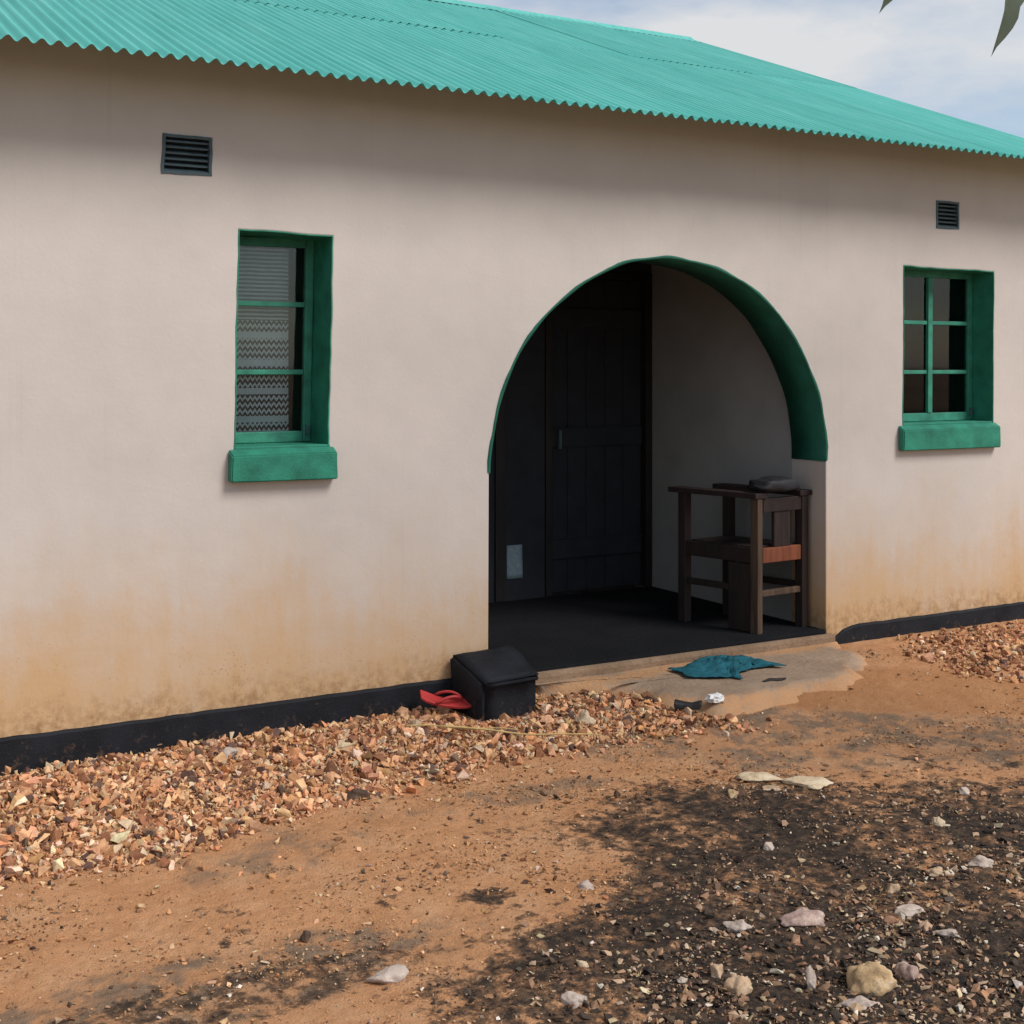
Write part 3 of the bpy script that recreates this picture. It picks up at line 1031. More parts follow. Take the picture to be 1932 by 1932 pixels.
def window(pts, outline, fy, rails, mulls, label, sill, sillz):
    wn = empty('window')
    wn.parent = house
    wn['label'] = label
    # paint on the plaster reveal, a hair proud of the face
    ring('painted_reveal', offset_poly(outline, -0.0015), offset_poly(outline, 0.004), -0.0012, 0.004, M['green'], wn)
    ring('painted_reveal', offset_poly(outline, 0.0005), offset_poly(outline, 0.0045), 0.0045, WT - 0.004, M['green'], wn)
    (xa, za), (xb, zb), (xc, zc), (xd, zd) = pts
    x0l, x1l = max(xa, xd) * 0.5 + min(xa, xd) * 0.5, (xb + xc) / 2
    sh = (xd - xa) / (zd - za)
    z0, z1 = za + 0.012, zd - 0.006
    Mx = Matrix(((1, 0, sh, -sh * (z0 + z1) / 2), (0, 1, 0, 0), (0, 0, 1, 0), (0, 0, 0, 1)))
    fw, fd = 0.036, 0.035
    box('stile', x0l + 0.006, x0l + 0.006 + fw, fy, fy + fd, z0, z1, M['green_frame'], wn, 0.004, Mx)
    box('stile', x1l - 0.006 - fw, x1l - 0.006, fy, fy + fd, z0, z1, M['green_frame'], wn, 0.004, Mx)
    xi0, xi1 = x0l + 0.0065 + fw, x1l - 0.0065 - fw
    box('rail', xi0, xi1, fy + 0.001, fy + fd - 0.001, z0, z0 + 0.048, M['green_frame'], wn, 0.004, Mx)
    box('rail', xi0, xi1, fy + 0.001, fy + fd - 0.001, z1 - 0.04, z1, M['green_frame'], wn, 0.004, Mx)
    cols = [xi0] + sum([[m - 0.019, m + 0.019] for m in mulls], []) + [xi1]
    for m in mulls:
        box('mullion', m - 0.0185, m + 0.0185, fy - 0.004, fy + fd - 0.002, z0 + 0.0485, z1 - 0.0405, M['green_frame'], wn, 0.004, Mx)
    rows = [z0 + 0.0485] + sum([[r - 0.0115, r + 0.0115] for r in rails], []) + [z1 - 0.0405]
    for ci in range(0, len(cols), 2):
        for r in rails:
            box('glazing_bar', cols[ci] + 0.0003, cols[ci + 1] - 0.0003, fy + 0.004, fy + fd - 0.004, r - 0.011, r + 0.011, M['green_frame'], wn, 0.003, Mx)
        for ri in range(0, len(rows), 2):
            t = random.uniform(-0.0008, 0.0008)
            box('pane', cols[ci] + 0.0008, cols[ci + 1] - 0.0008, fy + 0.015 + t, fy + 0.018 + t, rows[ri] + 0.0005, rows[ri + 1] - 0.0005, M['glass'], wn, 0, Mx)
    # stay hook at the foot of the casement
    box('stay', xi1 + 0.002, xi1 + 0.012, fy - 0.022, fy - 0.0005, z0 + 0.03, z0 + 0.075, M['vent'], wn, 0.003)
    # painted cement sill with a sloping top
    s0, s1, pr = sill
    zb_, zt = sillz
    b = bmesh.new()
    sv = [(s0, -pr, zb_ + 0.004), (s1, -pr, zb_), (s1, -0.0006, zb_ + 0.002), (s0, -0.0006, zb_ + 0.004),
          (s0 + 0.004, -pr, zt - 0.004), (s1 - 0.003, -pr, zt), (s1, -0.0006, zt + 0.024), (s0, -0.0006, zt + 0.024)]
    vs = [b.verts.new(q) for q in sv]
    for q in ((0, 3, 2, 1), (4, 5, 6, 7), (0, 1, 5, 4), (1, 2, 6, 5), (2, 3, 7, 6), (3, 0, 4, 7)):
        b.faces.new([vs[i] for i in q])
    bmesh.ops.subdivide_edges(b, edges=list(b.edges), cuts=3, use_grid_fill=True)
    bmesh.ops.bevel(b, geom=[e for e in b.edges if len(e.link_faces) == 2 and e.calc_face_angle(0) > 0.9], offset=0.005, segments=2, affect='EDGES')
    for q in b.verts:
        q.co += Vector(mnoise.noise_vector(q.co * 9)) * 0.0022
    bmesh.ops.recalc_face_normals(b, faces=b.faces)
    me = bpy.data.meshes.new('sill')
    b.to_mesh(me)
    b.free()
    link('sill', me, M['green'], wn)
    box('sill', min(xa, xd) + 0.004, max(xb, xc) - 0.01, 0.0, fy + 0.03, zt - 0.02, za + 0.010, M['green'], wn, 0.004, segs=1)
    return wn


window(LWIN, lwin, 0.205, (1.572, 1.872), (), 'narrow three-pane green window left of the arch', (1.645, 2.116, 0.050), (1.112, 1.228))
window(RWIN, rwin, 0.150, (1.563, 1.853), (5.925,), 'wide six-pane green window right of the arch', (5.506, 6.306, 0.044), (1.118, 1.240))


# airbricks under the eave
def vent(pts, outline, label):
    vn = empty('air_vent')
    vn.parent = house
    vn['label'] = label
    ring('vent_frame', offset_poly(outline, -0.004), offset_poly(outline, 0.008), -0.004, 0.045, M['vent'], vn)
    x0, x1 = pts[0][0] + 0.006, pts[1][0] - 0.004
    z0, z1 = pts[0][1] + 0.006, pts[3][1] - 0.006
    box('back_plate', x0, x1, 0.052, 0.062, z0, z1, M['vent'], vn)
    n = 6
    for i in range(n):
        za = z0 + (z1 - z0) * i / n
        h = (z1 - z0) / n
        v = [(x0, 0.006, za + 0.002), (x1, 0.006, za + 0.002), (x1, 0.050, za + h * 0.85), (x0, 0.050, za + h * 0.85),
             (x0, 0.006, za + 0.009), (x1, 0.006, za + 0.009), (x1, 0.050, za + h * 0.85 + 0.006), (x0, 0.050, za + h * 0.85 + 0.006)]
        link('slat', new_mesh('slat', v, [(0, 1, 2, 3), (7, 6, 5, 4), (0, 4, 5, 1), (1, 5, 6, 2), (2, 6, 7, 3), (3, 7, 4, 0)]), M['vent'], vn)


vent(LV, lv, 'slatted dark air vent above the three-pane window')
vent(RV, rv, 'slatted dark air vent above the six-pane window')

# ------------------------------------------------------------------ roof of corrugated sheets
roof = empty('roof')
roof.parent = house
WAVE, NW, AMP = 0.0585, 18, 0.0108
ANG = math.atan(PITCH)
EY, EZ = -0.36, 2.773
SL = (RY - EY) / math.cos(ANG)


def sheet_mesh(name, length, seed):
    rr = random.Random(seed)
    seg = NW * 8
    ss = [0.0, 0.02, length * 0.25, length * 0.5, length * 0.75, length]
    v, f = [], []
    ph = [rr.uniform(0, 6.28) for _ in range(3)]
    for si, s in enumerate(ss):
        for i in range(seg + 1):
            x = i / 8 * WAVE
            z = AMP * math.cos(2 * math.pi * x / WAVE)
            z += 0.0011 * (x / (NW * WAVE))                       # right edge laps over the next sheet
            z += 0.0004 * math.sin(x * 9 + ph[0] + s * 2.1)
            yy = s + (0.004 * math.sin(x * 7 + ph[1]) + rr.uniform(-0.0012, 0.0012) if si == 0 else 0)
            v.append((x, yy, z))
    w1 = seg + 1
    for a in range(len(ss) - 1):
        for i in range(seg):
            f.append((a * w1 + i, a * w1 + i + 1, (a + 1) * w1 + i + 1, (a + 1) * w1 + i))
    me = new_mesh(name, v, f, True)
    me.materials.append(M['roof'])
    return me


LAP = 2.13 / math.cos(ANG)
low = [sheet_mesh('sheet', LAP + 0.16, k) for k in range(4)]
upp = [sheet_mesh('sheet', SL - LAP + 0.01, 10 + k) for k in range(4)]
STEP = WAVE * (NW - 1)
ncol = 12
for side in (0, 1):
    for c in range(ncol):
        x = 6.93 - NW * WAVE - c * STEP
        for row in (0, 1):
            me = (low, upp)[row][(c * 3 + row + side) % 4]
            o = link('sheet', me, None, roof)
            s0 = 0.0 if row == 0 else LAP
            dz = random.uniform(-0.0006, 0.0006) + (random.choice((0.002, 0.0045, 0.0065)) if row else 0)
            ds = random.uniform(-0.004, 0.004) + (0.007 * (c % 3 - 1) if row == 0 else 0)
            yaw = random.uniform(-0.0005, 0.0005)
            drop = 0.0
            xr = random.uniform(-0.0002, 0.0002) if row == 0 else random.uniform(-0.003, 0.0008)
            if side == 0:
                o.location = (x, EY + (s0 + ds) * math.cos(ANG) - dz * math.sin(ANG), EZ + (s0 + ds) * math.sin(ANG) + dz + drop * 0.5)
                o.rotation_euler = (ANG + xr, 0, yaw)
            else:
                yb = 2 * RY - EY
                o.location = (x + NW * WAVE, yb - (s0 + ds) * math.cos(ANG) + dz * math.sin(ANG), EZ + (s0 + ds) * math.sin(ANG) + dz)
                o.rotation_euler = (ANG + xr, 0, math.pi + yaw)
# ridge capping in lengths
for c in range(6):
    xa = 6.94 - c * 1.93
    xb = xa - 1.98
    hw, n = 0.17, 5
    v, f = [], []
    lift = 0.013 + 0.002 * (c % 2)
    prof = [(-hw, -hw * PITCH), (-0.045, -0.045 * PITCH), (-0.02, 0.006), (0, 0.016), (0.02, 0.006), (0.045, -0.045 * PITCH), (hw, -hw * PITCH)]
    for x in (xb, xa):
        for (py, pz) in prof:
            v.append((x, RY + py, RZ - 0.004 + lift + pz))
    m = len(prof)
    for i in range(m - 1):
        f.append((i, i + m, i + m + 1, i + 1))
    link('ridge_cap', new_mesh('ridge_cap', v, f), M['roof'], roof)
# timbers carrying the sheets
for yy in (0.9, 1.8, 2.8):
    zz = EZ + (yy - EY) * PITCH - 0.085
    box('purlin', WX0 - 0.1, 6.9, yy, yy + 0.05, zz, zz + 0.06, M['door_frame'], roof)

# ------------------------------------------------------------------ concrete apron in front of the step
AP = [(3.02, -0.056), (4.0, -0.0565), (4.99, -0.056), (5.04, -0.2), (4.93, -0.42), (4.66, -0.58), (4.42, -0.71), (4.05, -0.73), (3.80, -0.76), (3.60, -0.72),
      (3.50, -0.5), (3.42, -0.3), (3.2, -0.16)]
ap = []
rr = random.Random(4)
for i in range(len(AP)):
    a, b = Vector(AP[i]), Vector(AP[(i + 1) % len(AP)])
    kk = max(1, int((b - a).length / 0.05))
    for q in range(kk):
        p = a.lerp(b, q / kk)
        if p.y < -0.07:
            p += Vector((rr.uniform(-0.02, 0.02), rr.uniform(-0.02, 0.02))) + Vector((0.05 * mnoise.noise(Vector((p.x * 5, p.y * 5, 3))), 0.06 * mnoise.noise(Vector((p.x * 6, p.y * 6, 9)))))
        ap.append(p)
cen = Vector((4.15, -0.30))
v, f = [], []
rings = 26
for k in range(rings + 1):
    s = k / rings
    for p in ap:
        q = cen + (p - cen) * s
        edge = max(0.0, (s - 0.8) / 0.2) if p.y < -0.07 else 0
        z = 0.112 + 0.007 * mnoise.noise(Vector((q.x * 3, q.y * 3, 1))) + 0.003 * mnoise.noise(Vector((q.x * 17, q.y * 17, 4))) - 0.075 * edge ** 1.8
        v.append((q.x, q.y, z))
n = len(ap)
for k in range(rings):
    for i in range(n):
        j = (i + 1) % n
        if k == 0:
            f.append((i, (k + 1) * n + i, (k + 1) * n + j))
        else:
            f.append((k * n + i, (k + 1) * n + i, (k + 1) * n + j, k * n + j))
me = new_mesh('pavement', v, f, True)
bm = bmesh.new()
bm.from_mesh(me)
bmesh.ops.remove_doubles(bm, verts=bm.verts, dist=0.0004)
bmesh.ops.recalc_face_normals(bm, faces=bm.faces)
bm.to_mesh(me)
bm.free()
pc = np.array([q.co[:] for q in me.vertices])
ed = 1 - sst(0.0, 0.16, dist_poly(pc[:, 0], pc[:, 1], [(4.99, -0.056)] + [tuple(q) for q in AP[3:]]) + 0.10 * fbm(pc[:, 0], pc[:, 1], 8, 4, 71, 0.65))
ea = me.color_attributes.new('dust', 'FLOAT_COLOR', 'POINT')
ea.data.foreach_set('color', np.stack([ed, ed, ed, np.ones_like(ed)], 1).astype(np.float32).ravel())
tag(link('pavement', me, M['apron']), 'worn concrete apron in front of the porch step', None, kind='structure')


# ------------------------------------------------------------------ curtains (hang inside the windows)
def curtain(name, x0, x1, z0, z1, y, m, label, folds, amp, flare=0.0):
    nx_, nz_ = 90, 24
    v, f = [], []
    for i in range(nx_ + 1):
        for j in range(nz_ + 1):
            u, t = i / nx_, j / nz_
            x = x0 + (x1 - x0) * u * (1 + flare * (1 - t) * (1 - t))
            yy = y + amp * math.sin(u * folds * 6.283 + 0.6 * math.sin(t * 3)) * (0.5 + 0.5 * (1 - t)) + 0.25 * amp * math.sin(u * folds * 13 + 1)
            zz = z0 + (z1 - z0) * t + 0.012 * math.sin(u * 5) * (1 - t)
            v.append((x, yy, zz))
    for i in range(nx_):
        for j in range(nz_):
            a = i * (nz_ + 1) + j
            f.append((a, a + nz_ + 1, a + nz_ + 2, a + 1))
    o = link(name, new_mesh(name, v, f, True), m)
    return tag(o, label, 'curtain')


curtain('lace_curtain', 1.60, 2.005, 1.20, 2.20, 0.262, M['lace'], 'white zigzag lace curtain hanging behind the narrow three-pane window', 3, 0.006)
curtain('curtain', 5.42, 5.82, 1.20, 2.2, 0.205, M['drape'], 'pale curtain behind the left column of panes in the six-pane window', 5, 0.008)
curtain('curtain', 6.12, 6.25, 1.20, 2.2, 0.205, M['drape'], 'narrow pale curtain behind the right column of panes in the six-pane window', 2, 0.008)

# ------------------------------------------------------------------ notice on the dark wall inside the porch
def notice_mat():
    t = NT('printed_sheet')
    v = t.coord('Object')
    c = t.ramp(t.noise(v, 30, 4), [(0.3, (0.20, 0.28, 0.33)), (0.7, (0.30, 0.38, 0.42))])
    c = t.mix(t.ramp(t.noise(v, 55, 4, 0.6), [(0.5, (0, 0, 0)), (0.66, (0.4, 0.4, 0.4))]), c, (0.07, 0.10, 0.16))
    t.base(c)
    t.rough(0.7)
    return t.m


v, f = [], []
for i in range(5):
    for j in range(7):
        v.append((3.882 + 0.108 * i / 4, PY1 - 0.006 - 0.006 * (i / 4) ** 2 * (1 - j / 6), 0.300 + 0.205 * j / 6))
for i in range(4):
    for j in range(6):
        a = i * 7 + j
        f.append((a, a + 7, a + 8, a + 1))
me = new_mesh('notice_sheet', v, f, True)
o = link('notice_sheet', me, notice_mat())
sm = o.modifiers.new('thickness', 'SOLIDIFY')
sm.thickness = 0.001
tag(o, 'small pale blue printed sheet stuck low on the dark wall inside the porch', 'notice')

# ------------------------------------------------------------------ chair in the porch
chair = empty('armchair', (4.57, 0.10, 0.168), R(4))
tag(chair, 'dark wooden armchair with slatted back standing in the porch against the wall', 'chair')
CU, CV, CH = 0.335, 0.475, 0.752       # along the back, along the arms, height


def cb(name, u0, u1, v0, v1, z0, z1, m='wood', bev=0.004, rot=None):
    o = box(name, u0, u1, v0, v1, z0, z1, M[m], chair, bev, rot)
    return o


skew = Matrix(((1, -0.20, 0, 0), (0, 1, 0, 0), (0, 0, 1, 0), (0, 0, 0, 1)))     # arms splay outwards towards the front
P = 0.048
cb('leg', -P / 2, P / 2 - 0.012, -P / 2, P / 2, 0, CH - 0.03, 'raw_wood', rot=skew)
cb('leg', CU - P / 2, CU + P / 2, -P / 2, P / 2, 0, CH - 0.03, rot=skew)
cb('leg', -P / 2, P / 2, CV - P / 2, CV + P / 2, 0, CH - 0.03, rot=skew)
cb('leg', CU - P / 2, CU + P / 2, CV - P / 2, CV + P / 2, 0, CH - 0.03, rot=skew)
cb('side_board', -0.014, 0.012, P / 2 + 0.001, P / 2 + 0.15, 0.004, 0.37, rot=skew)
cb('arm_rest', -0.045, 0.045, -0.03, CV + 0.075, CH - 0.0295, CH, rot=skew)
cb('arm_rest', CU - 0.045, CU + 0.045, -0.03, CV + 0.075, CH - 0.0295, CH, rot=skew)
cb('back_rail', P / 2 + 0.001, CU - P / 2 - 0.001, -0.018, 0.018, CH - 0.105, CH - 0.031, rot=skew)
cb('back_slat', 0.115, 0.235, -0.010, 0.010, 0.455, CH - 0.1055, rot=skew)
cb('back_rail', P / 2 + 0.001, CU - P / 2 - 0.001, -0.016, 0.016, 0.375, 0.4545, 'red_wood', rot=skew)
cb('seat_rail', -0.016, 0.016, P / 2 + 0.001, CV - P / 2 - 0.001, 0.375, 0.455, rot=skew)
cb('seat_rail', CU - 0.016, CU + 0.016, P / 2 + 0.001, CV - P / 2 - 0.001, 0.375, 0.455, rot=skew)
cb('seat_rail', P / 2 + 0.001, CU - P / 2 - 0.001, CV - 0.016, CV + 0.016, 0.375, 0.455, rot=skew)
for i in range(4):
    a = 0.03 + i * 0.105
    cb('seat_plank', 0.018, CU - 0.018, a, a + 0.10, 0.440, 0.462, rot=skew)
cb('stretcher', P / 2 + 0.001, CU - P / 2 - 0.001, -0.012, 0.012, 0.195, 0.228, 'raw_wood', rot=skew)
cb('stretcher', -0.012, 0.012, P / 2 + 0.151, CV - P / 2 - 0.001, 0.215, 0.25, rot=skew)
cb('stretcher', CU - 0.012, CU + 0.012, P / 2 + 0.001, CV - P / 2 - 0.001, 0.215, 0.25, rot=skew)

# dark folded bag lying across the back of the chair
bm = bmesh.new()
nu, nv = 28, 14
vv = {}
for i in range(nu + 1):
    for j in range(nv * 2):
        u = i / nu * 2 - 1
        a = j / (nv * 2) * 2 * math.pi
        ex = math.copysign(abs(math.cos(a)) ** 0.45, math.cos(a))
        ez = math.copysign(abs(math.sin(a)) ** 0.55, math.sin(a))
        taper = (1 - abs(u) ** 7) ** 0.5 * 0.98 + 0.02
        x = u * 0.145 + 0.02 * math.copysign(1, u) * abs(u) ** 3 * (1 if ez < 0 else -0.6)
        y = ex * 0.085 * taper
        z = ez * 0.036 * taper * (1 + 0.12 * math.sin(u * 4 + 1)) + 0.036
        nvz = mnoise.noise_vector(Vector((x * 16, y * 16, z * 16)))
        z2 = max(z + nvz.z * 0.008, 0.0005) if z < 0.03 else z + nvz.z * 0.011
        vv[i, j] = bm.verts.new((x + nvz.x * 0.006, y + nvz.y * 0.006, z2))
for i in range(nu):
    for j in range(nv * 2):
        j2 = (j + 1) % (nv * 2)
        bm.faces.new((vv[i, j], vv[i + 1, j], vv[i + 1, j2], vv[i, j2]))
bm.faces.new([vv[0, j] for j in range(nv * 2)])
bm.faces.new([vv[nu, j] for j in reversed(range(nv * 2))])
bmesh.ops.recalc_face_normals(bm, faces=bm.faces)
me = bpy.data.meshes.new('folded_bag')
bm.to_mesh(me)
bm.free()
me.polygons.foreach_set('use_smooth', [True] * len(me.polygons))
bag = link('folded_bag', me, paint('black_bag_cloth', (0.012, 0.012, 0.016), 0.3, 0.6, 0.5, 25))
bag.location = (4.715, 0.135, 0.168 + CH + 0.001)
bag.rotation_euler = (0, 0, R(6))
tag(bag, 'black folded bag lying on top of the wooden armchair', 'bag')

# ------------------------------------------------------------------ teal cloth dropped on the apron
TC = [(3.79, -0.16), (3.90, -0.17), (4.00, -0.09), (4.13, -0.03), (4.20, -0.08), (4.30, -0.12), (4.30, -0.22), (4.33, -0.40), (4.25, -0.36), (4.16, -0.36), (4.04, -0.39),
      (3.975, -0.50), (3.95, -0.44), (3.87, -0.41), (3.77, -0.33), (3.80, -0.26)]
tcp = []
for i in range(len(TC)):
    a, b = Vector(TC[i]), Vector(TC[(i + 1) % len(TC)])
    for q in range(6):
        tcp.append(a.lerp(b, q / 6) + Vector((random.uniform(-0.004, 0.004), random.uniform(-0.004, 0.004))))
cen = Vector((4.06, -0.25))
v, f = [], []
rings = 22
for k in range(rings + 1):
    s = k / rings
    for p in tcp:
        q = cen + (p - cen) * s
        r1 = abs(mnoise.noise(Vector((q.x * 9 + q.y * 5, q.y * 17 - q.x * 4, 2.0))))
        r2 = abs(mnoise.noise(Vector((q.x * 24, q.y * 30, 7.0))))
        z = 0.1215 + (0.036 * (1 - r1 * 2.4) ** 2 * (1 - 0.5 * s) + 0.018 * r2) * (1 - 0.75 * s ** 4)
        v.append((q.x, q.y, z))
n = len(tcp)
for k in range(rings):
    for i in range(n):
        j = (i + 1) % n
        f.append((i, (k + 1) * n + i, (k + 1) * n + j) if k == 0 else (k * n + i, (k + 1) * n + i, (k + 1) * n + j, k * n + j))
me = new_mesh('cloth', v, f, True)
bm = bmesh.new()
bm.from_mesh(me)
bmesh.ops.remove_doubles(bm, verts=bm.verts, dist=0.0003)
bmesh.ops.recalc_face_normals(bm, faces=bm.faces)
bm.to_mesh(me)
bm.free()
o = link('cloth', me, paint('teal_cloth', (0.018, 0.105, 0.135), 0.35, 0.9, 0.4, 22, 0.15))
sm = o.modifiers.new('thickness', 'SOLIDIFY')
sm.thickness = 0.003
sm.offset = 1
tag(o, 'crumpled teal cloth dropped on the concrete apron', 'cloth')

# ------------------------------------------------------------------ red sandal leaning in the gravel by the black plinth
sandal = empty('sandal', (2.60, -0.12, 0.098))
tag(sandal, 'red flip-flop sandal on the gravel against the black plinth', 'sandal')
prof = [(-0.125, 0.030), (-0.10, 0.036), (-0.05, 0.034), (0.0, 0.032), (0.05, 0.040), (0.09, 0.042), (0.115, 0.034), (0.128, 0.012)]


def sole_z(x):
    return 0.022 * math.cos((x + 0.02) * 14) * -1 + 0.020


v, f = [], []
for (x, hw) in prof:
    z = sole_z(x)
    v += [(x, -hw, z), (x, hw, z), (x, hw, z + 0.013), (x, -hw, z + 0.013)]
for i in range(len(prof) - 1):
    a, b = i * 4, i * 4 + 4
    for q in range(4):
        q2 = (q + 1) % 4
        f.append((a + q, b + q, b + q2, a + q2))
f += [(0, 1, 2, 3), tuple((len(prof) - 1) * 4 + q for q in (3, 2, 1, 0))]
RED = paint('red_rubber', (0.42, 0.035, 0.035), 0.15, 0.5, 0.1, 20)
me = new_mesh('sole', v, f)
bm = bmesh.new()
bm.from_mesh(me)
bmesh.ops.recalc_face_normals(bm, faces=bm.faces)
bmesh.ops.bevel(bm, geom=list(bm.edges), offset=0.002, segments=1, affect='EDGES')
bm.to_mesh(me)
bm.free()
link('sole', me, RED, sandal)


def tube(name, pts, r, m, parent=None, sides=8):
    v, f = [], []
    n = len(pts)
    P_ = [Vector(p) for p in pts]
    for i, p in enumerate(P_):
        t = (P_[min(i + 1, n - 1)] - P_[max(i - 1, 0)]).normalized()
        up = Vector((0, 0, 1)) if abs(t.z) < 0.9 else Vector((1, 0, 0))
        a = t.cross(up).normalized()
        b = a.cross(t)
        rad = r[i] if isinstance(r, (list, tuple)) else r
        for k in range(sides):
            g = 2 * math.pi * k / sides
            v.append(p + a * rad * math.cos(g) + b * rad * math.sin(g))
    for i in range(n - 1):
        for k in range(sides):
            k2 = (k + 1) % sides
            f.append((i * sides + k, i * sides + k2, (i + 1) * sides + k2, (i + 1) * sides + k))
    f += [tuple(range(sides - 1, -1, -1)), tuple((n - 1) * sides + k for k in range(sides))]
    return link(name, new_mesh(name, v, f, True), m, parent)


for s in (-1, 1):
    pts = []
    for i in range(9):
        t = i / 8
        x = 0.065 - 0.12 * t
        pts.append((x, s * 0.036 * t ** 0.8, sole_z(x) + 0.010 + 0.042 * math.sin(math.pi * (0.12 + 0.88 * t)) ** 0.8))
    tube('strap', pts, [0.0045] + [0.0065] * 7 + [0.005], RED, sandal)
tube('toe_post', [(0.066, 0, sole_z(0.066) + 0.012), (0.066, 0, sole_z(0.066) + 0.026)], 0.0035, RED, sandal)
sandal.rotation_euler = (R(20), R(13), R(-16))

# ------------------------------------------------------------------ dry yellow stalks on the gravel
STRAW = paint('dry_straw', (0.52, 0.37, 0.15), 0.2, 0.7, 0.2, 30)


def stalk(a, b, r, label, sag=0.0):
    pts = []
    for i in range(15):
        t = i / 14
        x, y = a[0] + (b[0] - a[0]) * t, a[1] + (b[1] - a[1]) * t + 0.006 * math.sin(t * 5 + a[0])
        z = float(ground_z(np.array([x]), np.array([y]))[0]) + 0.044 + 0.004 * math.sin(t * 9)
        pts.append((x, y, z))
    o = tube('dry_stalk', pts, [r * (1 - 0.45 * i / 14) for i in range(15)], STRAW, None, 7)
    tag(o, label, 'stalk', 'dry stalks lying on the gravel')


stalk((2.42, -0.40), (3.00, -0.765), 0.0048, 'long yellow dry stalk lying on the gravel, the nearer of two')
stalk((2.30, -0.325), (2.72, -0.56), 0.0034, 'thin yellow dry stalk lying on the gravel, farther and shorter of two')

# ------------------------------------------------------------------ litter at the edge of the gravel
o = box('black_shoe_sole', -0.062, 0.062, -0.028, 0.028, 0, 0.030, paint('scuffed_black_rubber', (0.022, 0.022, 0.024), 0.3, 0.6, 0.4, 30), None, 0.011, jit=0.004, segs=3)
bm = bmesh.new()
bm.from_mesh(o.data)
bmesh.ops.subdivide_edges(bm, edges=list(bm.edges), cuts=2, use_grid_fill=True)
for q in bm.verts:
    q.co += Vector(mnoise.noise_vector(q.co * 25)) * 0.004
    q.co.z += 0.016 * (q.co.x / 0.062) ** 2 * (1 if q.co.x > 0 else 0.4)
    q.co.y *= 1 - 0.28 * math.cos(q.co.x / 0.062 * 2.2)
bm.to_mesh(o.data)
bm.free()
o.name = 'rubber_sole'
o.location = (3.52, -0.665, float(ground_z(np.array([3.52]), np.array([-0.665]))[0]) + 0.022)
o.rotation_euler = (0.05, 0.06, R(-42))
tag(o, 'small black rubber sole lying at the corner of the gravel', 'rubber sole')


def crumple(name, loc, size, m, label, cat, seed, flat=0.6):
    bm_ = bmesh.new()
    bmesh.ops.create_icosphere(bm_, subdivisions=3, radius=1)
    for q in bm_.verts:
        d_ = q.co.normalized()
        r_ = 0.75 + 0.55 * abs(mnoise.noise(d_ * 2.1 + Vector((seed, 0, 0)))) + 0.35 * mnoise.noise(d_ * 4.7 + Vector((0, seed, 0)))
        q.co = Vector((d_.x * r_ * size[0], d_.y * r_ * size[1], d_.z * r_ * size[2]))
    mz = min(q.co.z for q in bm_.verts)
    for q in bm_.verts:
        q.co.z = max(q.co.z - mz * 0.6, 0.0)
    me_ = bpy.data.meshes.new(name)
    bm_.to_mesh(me_)
    bm_.free()
    o_ = link(name, me_, m)
    o_.location = loc
    return tag(o_, label, cat)


gz = lambda x, y: float(ground_z(np.array([x]), np.array([y]))[0])
crumple('crumpled_paper', (3.66, -0.69, 0.098), (0.048, 0.034, 0.026), paint('white_paper', (0.72, 0.71, 0.69), 0.1, 0.8, 0.3, 40),
        'crumpled white paper scrap beside the black rubber sole', 'paper', 3.3)
tube('twig', [(4.04, -0.565, 0.114), (4.09, -0.552, 0.116), (4.12, -0.572, 0.117), (4.17, -0.575, 0.119)],
     [0.007, 0.010, 0.009, 0.005], paint('dark_twig_bark', (0.035, 0.028, 0.024), 0.3, 0.9, 0.5, 40))
tag(bpy.data.objects['twig'], 'short dark stick at the outer edge of the concrete apron', 'stick')


# ------------------------------------------------------------------ single stones big enough to pick out
RK = dict(
    cream=rock_mat('cream_limestone', (0.42, 0.31, 0.19), (0.60, 0.47, 0.32), (0.68, 0.58, 0.45)),
    white=rock_mat('white_quartz', (0.36, 0.28, 0.22), (0.50, 0.41, 0.34), (0.62, 0.54, 0.47)),
    pink=rock_mat('pink_speckled_rock', (0.25, 0.16, 0.14), (0.42, 0.30, 0.25), (0.55, 0.44, 0.36), 30),
    ochre=rock_mat('ochre_laterite', (0.30, 0.19, 0.10), (0.48, 0.33, 0.18), (0.62, 0.50, 0.37)),
    tan=rock_mat('tan_sandstone', (0.33, 0.21, 0.13), (0.48, 0.34, 0.22), (0.56, 0.43, 0.31)),
    grey=rock_mat('pinkish_grey_rock', (0.33, 0.26, 0.22), (0.46, 0.37, 0.31), (0.54, 0.46, 0.40)),
    dark=rock_mat('dark_clod', (0.035, 0.028, 0.024), (0.10, 0.06, 0.04), (0.26, 0.16, 0.09)),
)


